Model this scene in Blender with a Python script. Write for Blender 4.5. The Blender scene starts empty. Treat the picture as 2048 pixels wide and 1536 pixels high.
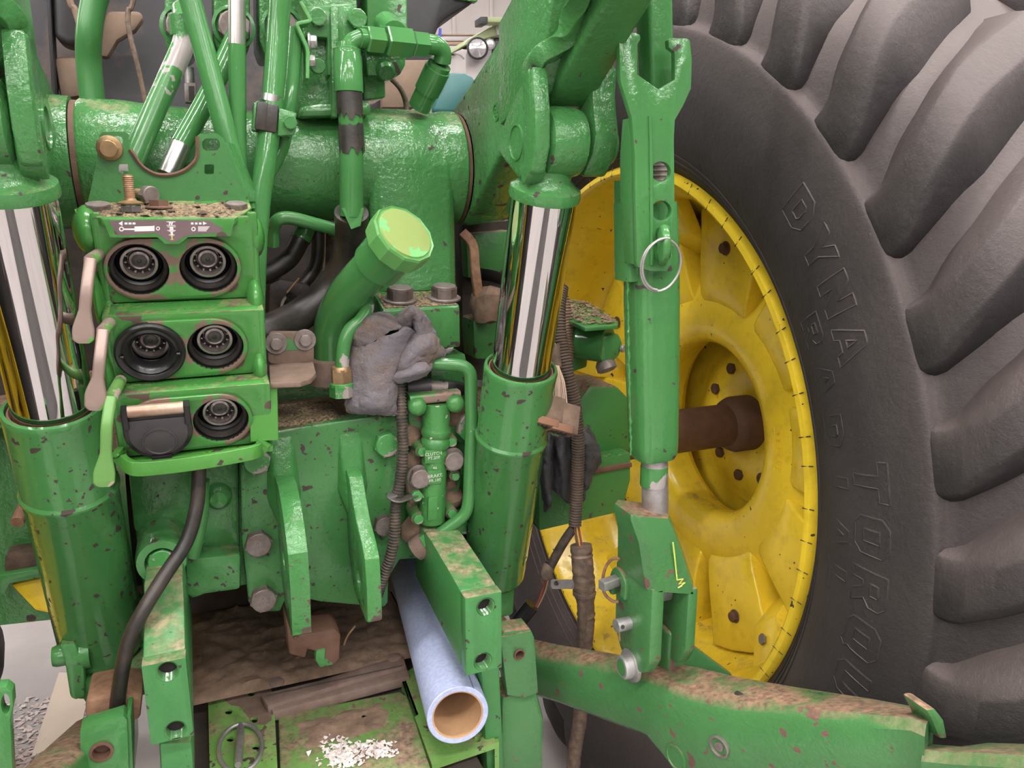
import bpy, bmesh, math, random
from mathutils import Vector, Matrix, Quaternion
from mathutils.geometry import tessellate_polygon
random.seed(7)
V = Vector
R = math.radians
SC = bpy.context.scene
COL = SC.collection

# ------------------------------------------------------------------ camera
# tractor frame: X to the right along the rear axle, Y forward (away from the viewer), Z up
CAM = V((0, 0, 1.32)); YAW = R(22); PIT = R(13); FPX = 1540.0
fwd = V((math.sin(YAW) * math.cos(PIT), math.cos(YAW) * math.cos(PIT), -math.sin(PIT)))
rgt = V((math.cos(YAW), -math.sin(YAW), 0)); upv = rgt.cross(fwd)
cd = bpy.data.cameras.new('camera'); cam = bpy.data.objects.new('camera', cd); COL.objects.link(cam)
cd.sensor_width = 36; cd.lens = FPX / 2048 * 36; cd.clip_start = 0.02; cd.clip_end = 100
cam.matrix_world = Matrix(((rgt.x, upv.x, -fwd.x, CAM.x), (rgt.y, upv.y, -fwd.y, CAM.y), (rgt.z, upv.z, -fwd.z, CAM.z), (0, 0, 0, 1)))
SC.camera = cam
# ------------------------------------------------------------------ world, exposure
w = bpy.data.worlds.new('world'); SC.world = w; w.use_nodes = True
w.node_tree.nodes['Background'].inputs[0].default_value = (0.9, 0.92, 1, 1)
w.node_tree.nodes['Background'].inputs[1].default_value = 0.25
SC.view_settings.view_transform = 'Standard'; SC.view_settings.look = 'None'
SC.view_settings.exposure = 0.95; SC.view_settings.gamma = 1.0
SC.cycles.use_light_tree = False; SC.cycles.max_bounces = 5; SC.cycles.diffuse_bounces = 3; SC.cycles.glossy_bounces = 3; SC.cycles.adaptive_threshold = .02
LAMP = 54.0          # emission of the ceiling tubes
FLOOR = 0.02         # height of the shop floor

# ------------------------------------------------------------------ helpers: points on the photograph's sight lines at a real distance
def ray(px, py):
    return fwd + rgt * ((px - 1024) / FPX) - upv * ((py - 768) / FPX)
def at(px, py, Y=None, X=None, Z=None, d=None):
    r = ray(px, py)
    if Y is not None: t = Y / r.y
    elif X is not None: t = X / r.x
    elif Z is not None: t = (Z - CAM.z) / r.z
    else: t = d
    return CAM + r * t
def ats(pts, **k): return [at(p[0], p[1], **k) for p in pts]
def spl(pts, n=8):
    P = [V(p) for p in pts]; out = []
    for i in range(len(P) - 1):
        p0 = P[max(i - 1, 0)]; p1 = P[i]; p2 = P[i + 1]; p3 = P[min(i + 2, len(P) - 1)]
        for k in range(n):
            t = k / n
            out.append(0.5 * ((2 * p1) + (p2 - p0) * t + (2 * p0 - 5 * p1 + 4 * p2 - p3) * t * t + (3 * p1 - p0 - 3 * p2 + p3) * t ** 3))
    out.append(P[-1]); return out
def perp(a):
    a = a.normalized(); b = V((0, 0, 1)) if abs(a.z) < .9 else V((1, 0, 0))
    u = a.cross(b).normalized(); return u, a.cross(u).normalized()
def bend(pts, rad, n=6):
    """polyline with rounded corners"""
    P = [V(p) for p in pts]; out = [P[0]]
    for i in range(1, len(P) - 1):
        a, b, c = P[i - 1], P[i], P[i + 1]
        l = min(rad, (a - b).length * .49, (c - b).length * .49)
        s = b + (a - b).normalized() * l; e = b + (c - b).normalized() * l
        for k in range(n + 1):
            t = k / n; out.append(s * (1 - t) ** 2 + b * 2 * t * (1 - t) + e * t * t)
    out.append(P[-1]); return out

class G:
    """collects shapes of one part, then links them as one mesh"""
    def __init__(s): s.v = []; s.f = []
    def add(s, vs, fs):
        k = len(s.v); s.v += [V(x) for x in vs]; s.f += [tuple(i + k for i in f) for f in fs]; return s
    def box(s, c, size, M=None):
        c = V(c); hx, hy, hz = [q / 2 for q in size]
        vs = [V((x * hx, y * hy, z * hz)) for x in (-1, 1) for y in (-1, 1) for z in (-1, 1)]
        if M: vs = [M @ q for q in vs]
        return s.add([c + q for q in vs], [(0, 1, 3, 2), (4, 6, 7, 5), (0, 4, 5, 1), (2, 3, 7, 6), (0, 2, 6, 4), (1, 5, 7, 3)])
    def loft(s, secs, cap=True, closed=False):
        n = len(secs[0]); vs = [p for q in secs for p in q]; fs = []
        m = len(secs)
        for i in range(m if closed else m - 1):
            a = i * n; b = ((i + 1) % m) * n
            for j in range(n):
                k = (j + 1) % n; fs.append((a + j, a + k, b + k, b + j))
        if cap and not closed:
            fs.append(tuple(reversed(range(n)))); fs.append(tuple((m - 1) * n + j for j in range(n)))
        return s.add(vs, fs)
    def tube(s, path, r, seg=14, cap=True):
        P = [V(p) for p in path]; n = len(P)
        rs = r if isinstance(r, (list, tuple)) else [r] * n
        T = [(P[min(i + 1, n - 1)] - P[max(i - 1, 0)]).normalized() for i in range(n)]
        u, _ = perp(T[0]); secs = []
        for i in range(n):
            if i: u = T[i - 1].rotation_difference(T[i]) @ u
            w_ = T[i].cross(u)
            secs.append([P[i] + (u * math.cos(a) + w_ * math.sin(a)) * rs[i] for a in [2 * math.pi * k / seg for k in range(seg)]])
        return s.loft(secs, cap)
    def lathe(s, o, axis, prof, seg=32, a0=0.0, a1=2 * math.pi, ref=None):
        o = V(o); axis = V(axis).normalized()
        if ref is not None:
            u = (V(ref) - axis * V(ref).dot(axis)).normalized(); w_ = axis.cross(u)
        else: u, w_ = perp(axis)
        full = abs(a1 - a0 - 2 * math.pi) < 1e-6
        m = seg if full else seg + 1
        vs = []; fs = []; n = len(prof)
        for k in range(m):
            a = a0 + (a1 - a0) * k / seg; q = u * math.cos(a) + w_ * math.sin(a)
            vs += [o + q * r_ + axis * h for r_, h in prof]
        for k in range(seg):
            a = k * n; b = ((k + 1) % m) * n
            for j in range(n - 1): fs.append((a + j, b + j, b + j + 1, a + j + 1))
        return s.add(vs, fs)
    def plate(s, outer, off, holes=()):
        """flat outline (with holes) given thickness along the vector off"""
        off = V(off); loops = [[V(p) for p in outer]] + [[V(p) for p in h] for h in holes]
        tri = tessellate_polygon(loops); flat = [p for l in loops for p in l]; n = len(flat)
        fs = [tuple(t) for t in tri] + [tuple(n + i for i in reversed(t)) for t in tri]
        b = 0
        for l in loops:
            m = len(l)
            for i in range(m):
                j = (i + 1) % m; fs.append((b + i, b + j, n + b + j, n + b + i))
            b += m
        return s.add(flat + [p + off for p in flat], fs)
    def hull(s, pts):
        bm = bmesh.new()
        for p in pts: bm.verts.new(p)
        r = bmesh.ops.convex_hull(bm, input=bm.verts)
        bmesh.ops.delete(bm, geom=[g for g in r['geom_interior'] if isinstance(g, bmesh.types.BMVert)], context='VERTS')
        bm.verts.index_update()
        vs = [v.co.copy() for v in bm.verts]; fs = [tuple(v.index for v in f.verts) for f in bm.faces]; bm.free()
        return s.add(vs, fs)
    def bar(s, path, w_, h, up, rnd=.25, cap=True):
        """swept bar with rounded rectangular section"""
        P = [V(p) for p in path]; n = len(P); up = V(up)
        ws = w_ if isinstance(w_, (list, tuple)) else [w_] * n; hs = h if isinstance(h, (list, tuple)) else [h] * n
        secs = []
        for i in range(n):
            T = (P[min(i + 1, n - 1)] - P[max(i - 1, 0)]).normalized()
            a = T.cross(up).normalized(); b = a.cross(T).normalized()
            hw, hh = ws[i] / 2, hs[i] / 2; r = min(hw, hh) * rnd; L = []
            for cx, cy, st in ((hw - r, hh - r, 0), (-hw + r, hh - r, 90), (-hw + r, -hh + r, 180), (hw - r, -hh + r, 270)):
                for k in range(4):
                    t = R(st + 30 * k); L.append(P[i] + a * (cx + r * math.cos(t)) + b * (cy + r * math.sin(t)))
            secs.append(L)
        return s.loft(secs, cap)
    def grid(s, fn, nu, nv):
        vs = [fn(i / nu, j / nv) for i in range(nu + 1) for j in range(nv + 1)]
        fs = [(i * (nv + 1) + j, (i + 1) * (nv + 1) + j, (i + 1) * (nv + 1) + j + 1, i * (nv + 1) + j + 1) for i in range(nu) for j in range(nv)]
        return s.add(vs, fs)
    def disp(s, amt, freq=20, seed=0):
        from mathutils import noise
        for i, v in enumerate(s.v):
            q = v * freq + V((seed, seed * 1.7, -seed)); s.v[i] = v + V(noise.noise_vector(q)) * amt
        return s
    def obj(s, name, mat, parent=None, bevel=0, seg=2, sharp=38, sub=0, merge=False, solid=0):
        bm = bmesh.new(); vv = [bm.verts.new(p) for p in s.v]
        for f in s.f:
            q = []
            for i in f:
                if vv[i] not in q: q.append(vv[i])
            if len(q) < 3: continue
            try: bm.faces.new(q)
            except ValueError: pass
        if merge: bmesh.ops.remove_doubles(bm, verts=bm.verts, dist=1e-5)
        bmesh.ops.recalc_face_normals(bm, faces=bm.faces)
        if bevel:
            bmesh.ops.dissolve_limit(bm, angle_limit=R(1), verts=bm.verts, edges=bm.edges)
            ed = [e for e in bm.edges if len(e.link_faces) == 2 and e.calc_face_angle(0) > R(28)]
            if ed: bmesh.ops.bevel(bm, geom=ed, offset=bevel, segments=seg, profile=.5, affect='EDGES', clamp_overlap=True)
        me = bpy.data.meshes.new(name)
        co = [v.co for v in bm.verts]
        lo = V([min(c[i] for c in co) for i in range(3)]); hi = V([max(c[i] for c in co) for i in range(3)])
        base = V(((lo.x + hi.x) / 2, (lo.y + hi.y) / 2, lo.z))
        for v in bm.verts: v.co -= base
        bm.to_mesh(me); bm.free()
        for p in me.polygons: p.use_smooth = True
        me.set_sharp_from_angle(angle=R(sharp))
        me.materials.append(mat if not isinstance(mat, str) else M[mat])
        o = bpy.data.objects.new(name, me); COL.objects.link(o)
        if parent is not None: put(o, parent, base)
        else: o.location = base
        if solid:
            m = o.modifiers.new('thickness', 'SOLIDIFY'); m.thickness = solid; m.offset = 0
        if sub:
            m = o.modifiers.new('smooth', 'SUBSURF'); m.levels = sub; m.render_levels = sub
        return o
def hit(o, px, py):
    """where a sight line of the photograph meets the object's surface"""
    from mathutils.bvhtree import BVHTree
    b = wloc(o); t = BVHTree.FromPolygons([v.co + b for v in o.data.vertices], [tuple(p.vertices) for p in o.data.polygons])
    h = t.ray_cast(CAM, ray(px, py).normalized()); n = h[1]
    if n is None: return at(px, py, d=.8), V((0, -1, 0))
    return h[0], (n if n.dot(ray(px, py)) < 0 else -n)
WLOC = {}
def wloc(o):
    p = V(o.location)
    while o.parent: o = o.parent; p += V(o.location)
    return p
def put(o, parent, base):
    o.parent = parent; o.location = V(base) - wloc(parent)
def thing(name, label, cat, loc, group=None):
    o = bpy.data.objects.new(name, None); COL.objects.link(o); o.location = loc; o.empty_display_size = .05
    return tag(o, label, cat, group)
def tag(o, label, cat, group=None, kind=None):
    o['label'] = label; o['category'] = cat
    if group: o['group'] = group
    if kind: o['kind'] = kind
    return o
def part(name, parent):
    """an empty part that holds sub-parts"""
    o = bpy.data.objects.new(name, None); COL.objects.link(o); o.empty_display_size = .02
    o.parent = parent; return o
def struct(o): o['kind'] = 'structure'; return o
def text(body, o, ux, uy, size, mat, parent, name='lettering', depth=.0006, align='CENTER', space=1.0, stroke=0):
    """raised writing on a surface: o = middle of the line, ux along the line, uy up the letters"""
    c = bpy.data.curves.new('t', 'FONT'); c.body = body; c.size = size; c.align_x = align; c.align_y = 'CENTER'
    c.space_character = space; c.extrude = depth; c.resolution_u = 2
    if stroke: c.offset = stroke
    t = bpy.data.objects.new('t', c); COL.objects.link(t)
    bpy.context.view_layer.update()
    me = bpy.data.meshes.new_from_object(t); bpy.data.objects.remove(t)
    ux = V(ux).normalized(); uz = ux.cross(V(uy)).normalized(); uy = uz.cross(ux)
    g = G(); g.add([V(o) + ux * v.co.x + uy * v.co.y + uz * v.co.z for v in me.vertices], [tuple(p.vertices) for p in me.polygons])
    bpy.data.meshes.remove(me)
    return g.obj(name, mat, parent)
def circ(c, u, v, r, n=24, a0=0): return [V(c) + V(u) * (r * math.cos(a0 + 2 * math.pi * k / n)) + V(v) * (r * math.sin(a0 + 2 * math.pi * k / n)) for k in range(n)]
def bolt(parent, pos, axis, r=.010, h=.008, mat='steel', washer=0, rot=0, name='bolt', flange=False, wmat=None, mark=None, shank=0):
    """hexagon head; pos lies on the seat surface, axis points out"""
    axis = V(axis).normalized(); pos = V(pos); u, w_ = perp(axis); z = pos; g = G()
    if washer: g.lathe(pos - axis * .001, axis, [(0, 0), (washer, 0), (washer, .0022), (washer * .95, .003), (0, .003)], 24); z = pos + axis * .002
    if flange: g.lathe(z, axis, [(0, 0), (r * 1.35, 0), (r * 1.3, .002), (r * .9, .0035), (0, .0035)], 24)
    hexa = lambda q, k: [z + axis * k + (u * math.cos(R(60 * i + rot)) + w_ * math.sin(R(60 * i + rot))) * q for i in range(6)]
    g2 = G(); g2.loft([hexa(r, 0), hexa(r, h * .86)]); 
    g2.lathe(z + axis * h * .72, axis, [(0, 0), (r * .93, 0), (r * .90, h * .22), (r * .84, h * .28), (0, h * .28)], 24)
    if shank: g2.tube([pos - axis * shank, pos], r * .55, 12)
    g.add(g2.v, g2.f)
    o = g.obj(name, mat, parent, sharp=30)
    if mark:
        a = V((1, 0, 0)) if abs(axis.x) < .7 else V((0, 1, 0)); a = (a - axis * a.dot(axis)).normalized(); b = axis.cross(a)
        text(mark, z + axis * (h + .0001), a, b, r * .62, mat, o, 'head_marking', .0004)
    return o

# ------------------------------------------------------------------ materials
M = {}
def nt(name):
    m = bpy.data.materials.new(name); m.use_nodes = True; M[name] = m
    t = m.node_tree; return m, t.nodes, t.links, t.nodes['Principled BSDF']
def nod(N, kind, **k):
    n = N.new(kind)
    for a, b in k.items(): setattr(n, a, b)
    return n
def noise_(N, L, vec, scale, detail=4, rough=.55, dist=0):
    n = nod(N, 'ShaderNodeTexNoise'); n.inputs['Scale'].default_value = scale; n.inputs['Detail'].default_value = detail
    n.inputs['Roughness'].default_value = rough; n.inputs['Distortion'].default_value = dist; L.new(vec, n.inputs['Vector']); return n.outputs['Fac']
def rng(N, L, x, a, b, c=0., d=1.):
    n = nod(N, 'ShaderNodeMapRange'); n.clamp = True
    for i, q in enumerate((a, b, c, d)): n.inputs[i + 1].default_value = q
    L.new(x, n.inputs[0]); return n.outputs[0]
def mixc(N, L, f, a, b):
    n = nod(N, 'ShaderNodeMix', data_type='RGBA')
    for s, q in ((n.inputs[6], a), (n.inputs[7], b)):
        if isinstance(q, (tuple, list)): s.default_value = (*q[:3], 1)
        else: L.new(q, s)
    if isinstance(f, (int, float)): n.inputs[0].default_value = f
    else: L.new(f, n.inputs[0])
    return n.outputs[2]
def mth(N, L, op, a, b):
    n = nod(N, 'ShaderNodeMath', operation=op)
    for i, q in enumerate((a, b)):
        if isinstance(q, (int, float)): n.inputs[i].default_value = q
        else: L.new(q, n.inputs[i])
    return n.outputs[0]
def bump(N, L, B, h, strength, dist=.002):
    n = nod(N, 'ShaderNodeBump'); n.inputs['Strength'].default_value = strength; n.inputs['Distance'].default_value = dist
    L.new(h, n.inputs['Height']); L.new(n.outputs[0], B.inputs['Normal'])
def paint(name, base, rough=.3, chips=.5, chipcol=(.055, .038, .032), dust=.0, dustcol=(.23, .15, .09), grime=.25, peel=.25, chipscale=55, dustlo=.45, metal=0., second=None, grimecol=None):
    """sprayed paint: slight mottling, chips down to primer, soil lying on the upward faces, orange-peel relief"""
    m, N, L, B = nt(name); tc = nod(N, 'ShaderNodeTexCoord').outputs['Object']
    n1 = noise_(N, L, tc, 6, 3); n2 = noise_(N, L, tc, 28, 5, .65)
    c = mixc(N, L, rng(N, L, n1, .3, .7), [q * .92 for q in base], [min(1, q * 1.08) for q in base])
    if grime:
        gc = grimecol or [q * .55 + .035 for q in base]
        c = mixc(N, L, mth(N, L, 'MULTIPLY', rng(N, L, n2, .5, .78), grime), c, gc)
    r_ = None
    if second:
        c = mixc(N, L, rng(N, L, noise_(N, L, tc, second[1], 4, .6), second[2], second[2] + .015), c, second[0])
    if chips:
        v = noise_(N, L, tc, chipscale, 2, .5); n3 = noise_(N, L, tc, 9, 2)
        thr = mth(N, L, 'ADD', v, mth(N, L, 'MULTIPLY', mth(N, L, 'SUBTRACT', n3, .5), .35))
        fc = rng(N, L, thr, .735 - chips * .13, .747 - chips * .13)
        sp = rng(N, L, mth(N, L, 'ADD', noise_(N, L, tc, chipscale * 3.3, 1, .5), mth(N, L, 'MULTIPLY', mth(N, L, 'SUBTRACT', n3, .5), .25)), .80 - chips * .12, .815 - chips * .12)
        fc = mth(N, L, 'MAXIMUM', fc, sp)
        c = mixc(N, L, fc, c, chipcol); r_ = rng(N, L, fc, 0, 1, rough, .75)
    if dust:
        gn = nod(N, 'ShaderNodeNewGeometry'); sx = nod(N, 'ShaderNodeSeparateXYZ'); L.new(gn.outputs['Normal'], sx.inputs[0])
        up = rng(N, L, sx.outputs[2], dustlo, dustlo + .4)
        d1 = noise_(N, L, tc, 22, 6, .7); d2 = noise_(N, L, tc, 130, 4, .6)
        f = mth(N, L, 'MULTIPLY', up, rng(N, L, d1, .62 - dust * .4, .80 - dust * .35))
        dc = mixc(N, L, rng(N, L, d2, .35, .65), [q * .5 for q in dustcol], [q * 1.35 for q in dustcol])
        c = mixc(N, L, f, c, dc)
        base_r = r_ if r_ is not None else rng(N, L, f, 0, 1, rough, rough)
        mr = nod(N, 'ShaderNodeMix'); L.new(f, mr.inputs[0]); L.new(base_r, mr.inputs[2]); mr.inputs[3].default_value = .9; r_ = mr.outputs[0]
    L.new(c, B.inputs['Base Color'])
    if r_ is not None: L.new(r_, B.inputs['Roughness'])
    else: B.inputs['Roughness'].default_value = rough
    B.inputs['Metallic'].default_value = metal
    if peel: bump(N, L, B, noise_(N, L, tc, 120, 3, .6), peel, .003)
    return m
def simple(name, col, rough=.5, metal=0., var=.25, scale=30, bmp=0., bscale=150, col2=None, lo=.35, hi=.7, emis=None, stretch=None):
    m, N, L, B = nt(name); tc = nod(N, 'ShaderNodeTexCoord').outputs['Object']
    if stretch:
        mp = nod(N, 'ShaderNodeMapping'); mp.inputs['Scale'].default_value = stretch; L.new(tc, mp.inputs[0]); tc = mp.outputs[0]
    n = noise_(N, L, tc, scale, 6, .62)
    c = mixc(N, L, rng(N, L, n, lo, hi), col, col2 if col2 else [q * (1 - var) for q in col])
    L.new(c, B.inputs['Base Color']); B.inputs['Roughness'].default_value = rough; B.inputs['Metallic'].default_value = metal
    if bmp: bump(N, L, B, noise_(N, L, tc, bscale, 5, .65), bmp, .003)
    if emis:
        B.inputs['Emission Color'].default_value = (*emis[:3], 1); B.inputs['Emission Strength'].default_value = emis[3]
    return m
GR = (.056, .200, .058)
paint('green', GR, .15, chips=.25, peel=.22)
paint('green_smooth', GR, .11, chips=0, peel=.05, grime=.1)
paint('green_cast', GR, .12, chips=.12, peel=.6, dust=.25, dustcol=(.20, .17, .08), grime=.3)
paint('green_chipped', GR, .17, chips=.62, peel=.2, dust=.35, dustcol=(.22, .15, .09), chipscale=70)
paint('green_valve', (.058, .225, .048), .17, chips=.5, chipcol=(.10, .066, .052), peel=.12, dust=.35, dustcol=(.25, .2, .1), chipscale=34)
paint('green_soiled', (.05, .20, .05), .38, chips=.4, peel=.3, dust=.95, dustcol=(.21, .13, .085), dustlo=.3, chipscale=60)
paint('green_frame', (.15, .31, .075), .4, chips=.5, peel=.3, dust=.38, dustcol=(.27, .18, .12), dustlo=.5, chipscale=60)
paint('green_link', (.058, .185, .060), .2, chips=.5, chipcol=(.14, .072, .058), peel=.35, dust=.78, dustcol=(.24, .14, .09), dustlo=.5, chipscale=46)
paint('green_drip', (.068, .25, .042), .3, chips=.3, peel=.15)
paint('green_scraped', GR, .22, chips=0, peel=.05, second=((.36, .32, .31), 17, .53))
paint('green_pale', (.10, .33, .09), .35, chips=.35, peel=.2, dust=.5, dustcol=(.3, .27, .14))
paint('yellow', (.92, .66, .04), .25, chips=.02, chipcol=(.06, .045, .03), peel=.15, dust=.22, dustcol=(.17, .12, .07), grime=.35, grimecol=(.33, .2, .02), chipscale=80, dustlo=.6)
simple('hose_painted', GR, .28, var=.1, scale=8)
paint('hose_worn', (.012, .011, .012), .42, chips=0, peel=.12, grime=.3, grimecol=(.05, .04, .035), second=(GR, 9, .57))
simple('black_rubber', (.014, .013, .013), .42, col2=(.055, .042, .034), scale=25, bmp=.15)
simple('corrugated', (.040, .034, .030), .5, col2=(.15, .105, .08), scale=60, lo=.42, hi=.75)
simple('loom_dusty', (.085, .06, .045), .7, col2=(.22, .15, .11), scale=80, bmp=.2)
simple('black_plastic', (.016, .015, .016), .33, var=.3, scale=40)
simple('grey_plastic', (.060, .052, .058), .5, var=.3, scale=60, bmp=.1)
simple('steel', (.36, .33, .32), .38, .85, var=.35, scale=60, bmp=.06)
simple('steel_dull', (.27, .235, .225), .55, .45, col2=(.15, .105, .085), scale=70, bmp=.15)
simple('zinc', (.52, .50, .51), .45, .7, col2=(.3, .27, .26), scale=50, bmp=.08)
simple('rust', (.17, .085, .05), .8, col2=(.30, .17, .10), scale=70, bmp=.3)
simple('rust_brown', (.095, .045, .028), .7, col2=(.16, .085, .055), scale=25, bmp=.2)
simple('chrome', (.60, .585, .59), .05, 1., var=.06, scale=5)
simple('brass', (.45, .30, .16), .45, .7, var=.4, scale=60)
simple('soil', (.25, .165, .115), .95, col2=(.14, .09, .062), scale=45, bmp=.8, bscale=60)
simple('soil_dark', (.13, .085, .06), .95, col2=(.05, .033, .025), scale=40, bmp=1., bscale=70)
simple('litter', (.29, .215, .125), .9, col2=(.06, .04, .025), scale=260, lo=.4, hi=.6, bmp=.6, bscale=200)
simple('white_chalk', (.75, .68, .66), .9, col2=(.35, .24, .2), scale=110, lo=.5, hi=.7, bmp=.6)
simple('cloth_grey', (.17, .155, .175), .95, col2=(.17, .12, .09), scale=14, lo=.42, hi=.62, bmp=1., bscale=230)
simple('cloth_dark', (.05, .05, .06), .95, col2=(.095, .09, .10), scale=20, bmp=.5, bscale=350)
simple('blue_paper', (.38, .43, .66), .85, col2=(.46, .51, .73), scale=190, lo=.42, hi=.6, bmp=.12, bscale=300)
simple('cardboard', (.52, .32, .17), .85, col2=(.42, .25, .13), scale=20, bmp=.1)
simple('wire_tan', (.50, .36, .27), .6, var=.25, scale=60)
simple('wire_red', (.42, .09, .05), .5); simple('wire_yellow', (.6, .42, .12), .5); simple('wire_brown', (.16, .07, .04), .5)
simple('plug_orange', (.26, .13, .075), .75, col2=(.2, .11, .07), scale=60)
simple('plug_dusty', (.235, .16, .115), .9, col2=(.12, .075, .055), scale=40, bmp=.5)
simple('decal', (.155, .10, .11), .55, var=.2, scale=60)
simple('decal_white', (.78, .74, .74), .55, var=.12, scale=80)
simple('primer', (.20, .135, .105), .7, col2=(.13, .085, .06), scale=60, bmp=.2)
simple('bare_cast', (.17, .11, .088), .75, col2=(.24, .17, .14), scale=45, bmp=.3)
simple('decal_yellow', (.7, .62, .18), .5)
simple('teal', (.03, .13, .13), .4, var=.15); simple('pink_grey', (.55, .5, .5), .8)
simple('dark_gap', (.022, .02, .02), .7, col2=(.07, .05, .04), scale=14)  # near black: shade of gaps and holes put into colour; also cracks, scratches
simple('cab_trim', (.045, .043, .048), .6, col2=(.16, .115, .09), scale=5, lo=.52, hi=.68)
simple('cab_dust', (.26, .185, .13), .9, col2=(.16, .11, .085), scale=12)
simple('fender_black', (.032, .031, .034), .5, var=.2)
simple('floor', (.36, .33, .32), .6, col2=(.30, .27, .26), scale=4, bmp=.12, bscale=40)
simple('wall', (.80, .745, .72), .6, var=.06, scale=2)
simple('wood', (.42, .29, .20), .7, var=.3, scale=10, stretch=(1, 1, 8))
simple('wall_grey', (.45, .43, .42), .6, var=.3, scale=.7)
simple('ceiling', (.42, .41, .40), .7, var=.04)
simple('lime_body', (.36, .42, .22), .4, var=.1); simple('amber', (.85, .2, .03), .3, emis=(.9, .25, .05, .25))
simple('lens', (.6, .58, .6), .12, .6); simple('blue_strap', (.05, .07, .6), .5)
simple('lamp', (1, 1, 1), .5, emis=(1, .96, .93, LAMP)); simple('lamp_body', (.8, .8, .8), .4)
def rubber():
    m, N, L, B = nt('tyre_rubber'); tc = nod(N, 'ShaderNodeTexCoord').outputs['Object']
    n1 = noise_(N, L, tc, 2.2, 5, .6); n2 = noise_(N, L, tc, 60, 5, .7); n3 = noise_(N, L, tc, 12, 4)
    gn = nod(N, 'ShaderNodeNewGeometry'); sx = nod(N, 'ShaderNodeSeparateXYZ'); L.new(gn.outputs['Normal'], sx.inputs[0])
    tcs = nod(N, 'ShaderNodeSeparateXYZ'); L.new(tc, tcs.inputs[0])
    c = mixc(N, L, rng(N, L, n3, .35, .65), (.014, .012, .0125), (.024, .0205, .021))
    c = mixc(N, L, mth(N, L, 'MULTIPLY', rng(N, L, sx.outputs[2], -.1, .6), rng(N, L, n1, .2, .55, .6, 1)), c, (.092, .070, .067))
    c = mixc(N, L, mth(N, L, 'MULTIPLY', rng(N, L, n2, .70, .76), .5), c, (.26, .2, .15))
    L.new(c, B.inputs['Base Color']); B.inputs['Roughness'].default_value = .62
    bump(N, L, B, noise_(N, L, tc, 90, 6, .75), .5, .005); return m
rubber()
simple('lug_worn', (.09, .079, .077), .72, col2=(.15, .135, .132), scale=14, lo=.4, hi=.6, bmp=.3, bscale=120)
paint('green_barrel', GR, .13, chips=.72, chipcol=(.05, .035, .03), peel=.06, grime=.25, chipscale=95)
simple('mark_yellow', (.55, .68, .12), .5)
paint('pad_worn', (.055, .22, .045), .32, chips=.3, peel=.15, second=((.175, .115, .085), 22, .465), chipcol=(.12, .08, .06))
simple('coupler_steel', (.44, .40, .39), .28, .9, var=.25, scale=80)
simple('bare_dark', (.10, .095, .09), .35, .6, var=.3, scale=80)
simple('black_rubber_shine', (.012, .011, .012), .28, var=.2, scale=40)
simple('hinge_metal', (.36, .22, .15), .45, .5, col2=(.5, .38, .3), scale=60)
simple('bolt_thread', (.46, .30, .20), .5, .5, col2=(.33, .17, .09), scale=90)
paint('lever_worn', (.30, .22, .19), .42, chips=0, peel=.1, metal=.3, second=((.13, .34, .08), 20, .58))
paint('lever_green', (.12, .28, .07), .35, chips=0, peel=.1, second=((.40, .30, .26), 24, .58))
paint('green_scraped2', GR, .2, chips=0, peel=.05, second=((.42, .38, .37), 13, .66))
simple('zinc_bright', (.62, .58, .57), .25, .9, var=.15)
paint('hose_flaked', GR, .28, chips=0, peel=.06, grime=.05, second=((.014, .013, .013), 11, .535))
paint('green_ear', (.058, .22, .06), .22, chips=.5, chipcol=(.11, .07, .06), peel=.5, dust=.1, dustcol=(.2, .2, .08), chipscale=60)
paint('bolt_painted', (.055, .24, .06), .32, chips=0, peel=.2, second=((.30, .25, .23), 45, .52))
paint('green_support', (.052, .21, .06), .34, chips=.3, peel=.25, dust=.55, dustcol=(.30, .22, .14), chipscale=70)
paint('green_panel', (.12, .28, .06), .5, chips=.45, peel=.3, dust=.55, dustcol=(.25, .165, .115), dustlo=.5, chipscale=90)
simple('paper_seam', (.2, .24, .38), .8)
simple('white_grain', (.72, .64, .62), .9, col2=(.5, .38, .34), scale=3, lo=.3, hi=.7)
simple('cream_card', (.62, .52, .42), .8, var=.12, scale=6)
paint('green_cap', (.10, .30, .08), .35, chips=0, peel=.1, grime=.4, grimecol=(.2, .3, .12))
paint('cap_faded', (.25, .33, .10), .5, chips=0, peel=.08, grime=.35, grimecol=(.23, .36, .13), second=((.17, .48, .17), 34, .57))
simple('dark_plastic_dirty', (.03, .025, .025), .6, col2=(.10, .065, .05), scale=30, bmp=.4)
paint('valve_worn', (.055, .21, .055), .28, chips=0, peel=.3, second=((.62, .55, .52), 75, .66), dust=.3, dustcol=(.24, .15, .1))
paint('valve_cast', (.055, .21, .055), .34, chips=.4, peel=.3, second=((.20, .135, .105), 25, .50), dust=.5, dustcol=(.24, .15, .1))
simple('cast_white', (.55, .58, .48), .5, col2=(.2, .4, .2), scale=200, lo=.5, hi=.6)
paint('pipe_chipped', GR, .25, chips=0, peel=.05, second=((.42, .39, .40), 60, .70))
simple('loom_tan', (.25, .17, .12), .8, col2=(.16, .1, .075), scale=40); simple('loom_corr', (.13, .09, .065), .7, col2=(.06, .045, .036), scale=30)
simple('grey_light', (.50, .46, .46), .5, var=.2, scale=4)
XC = .11
def mx(x): return 2 * XC - x
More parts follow.
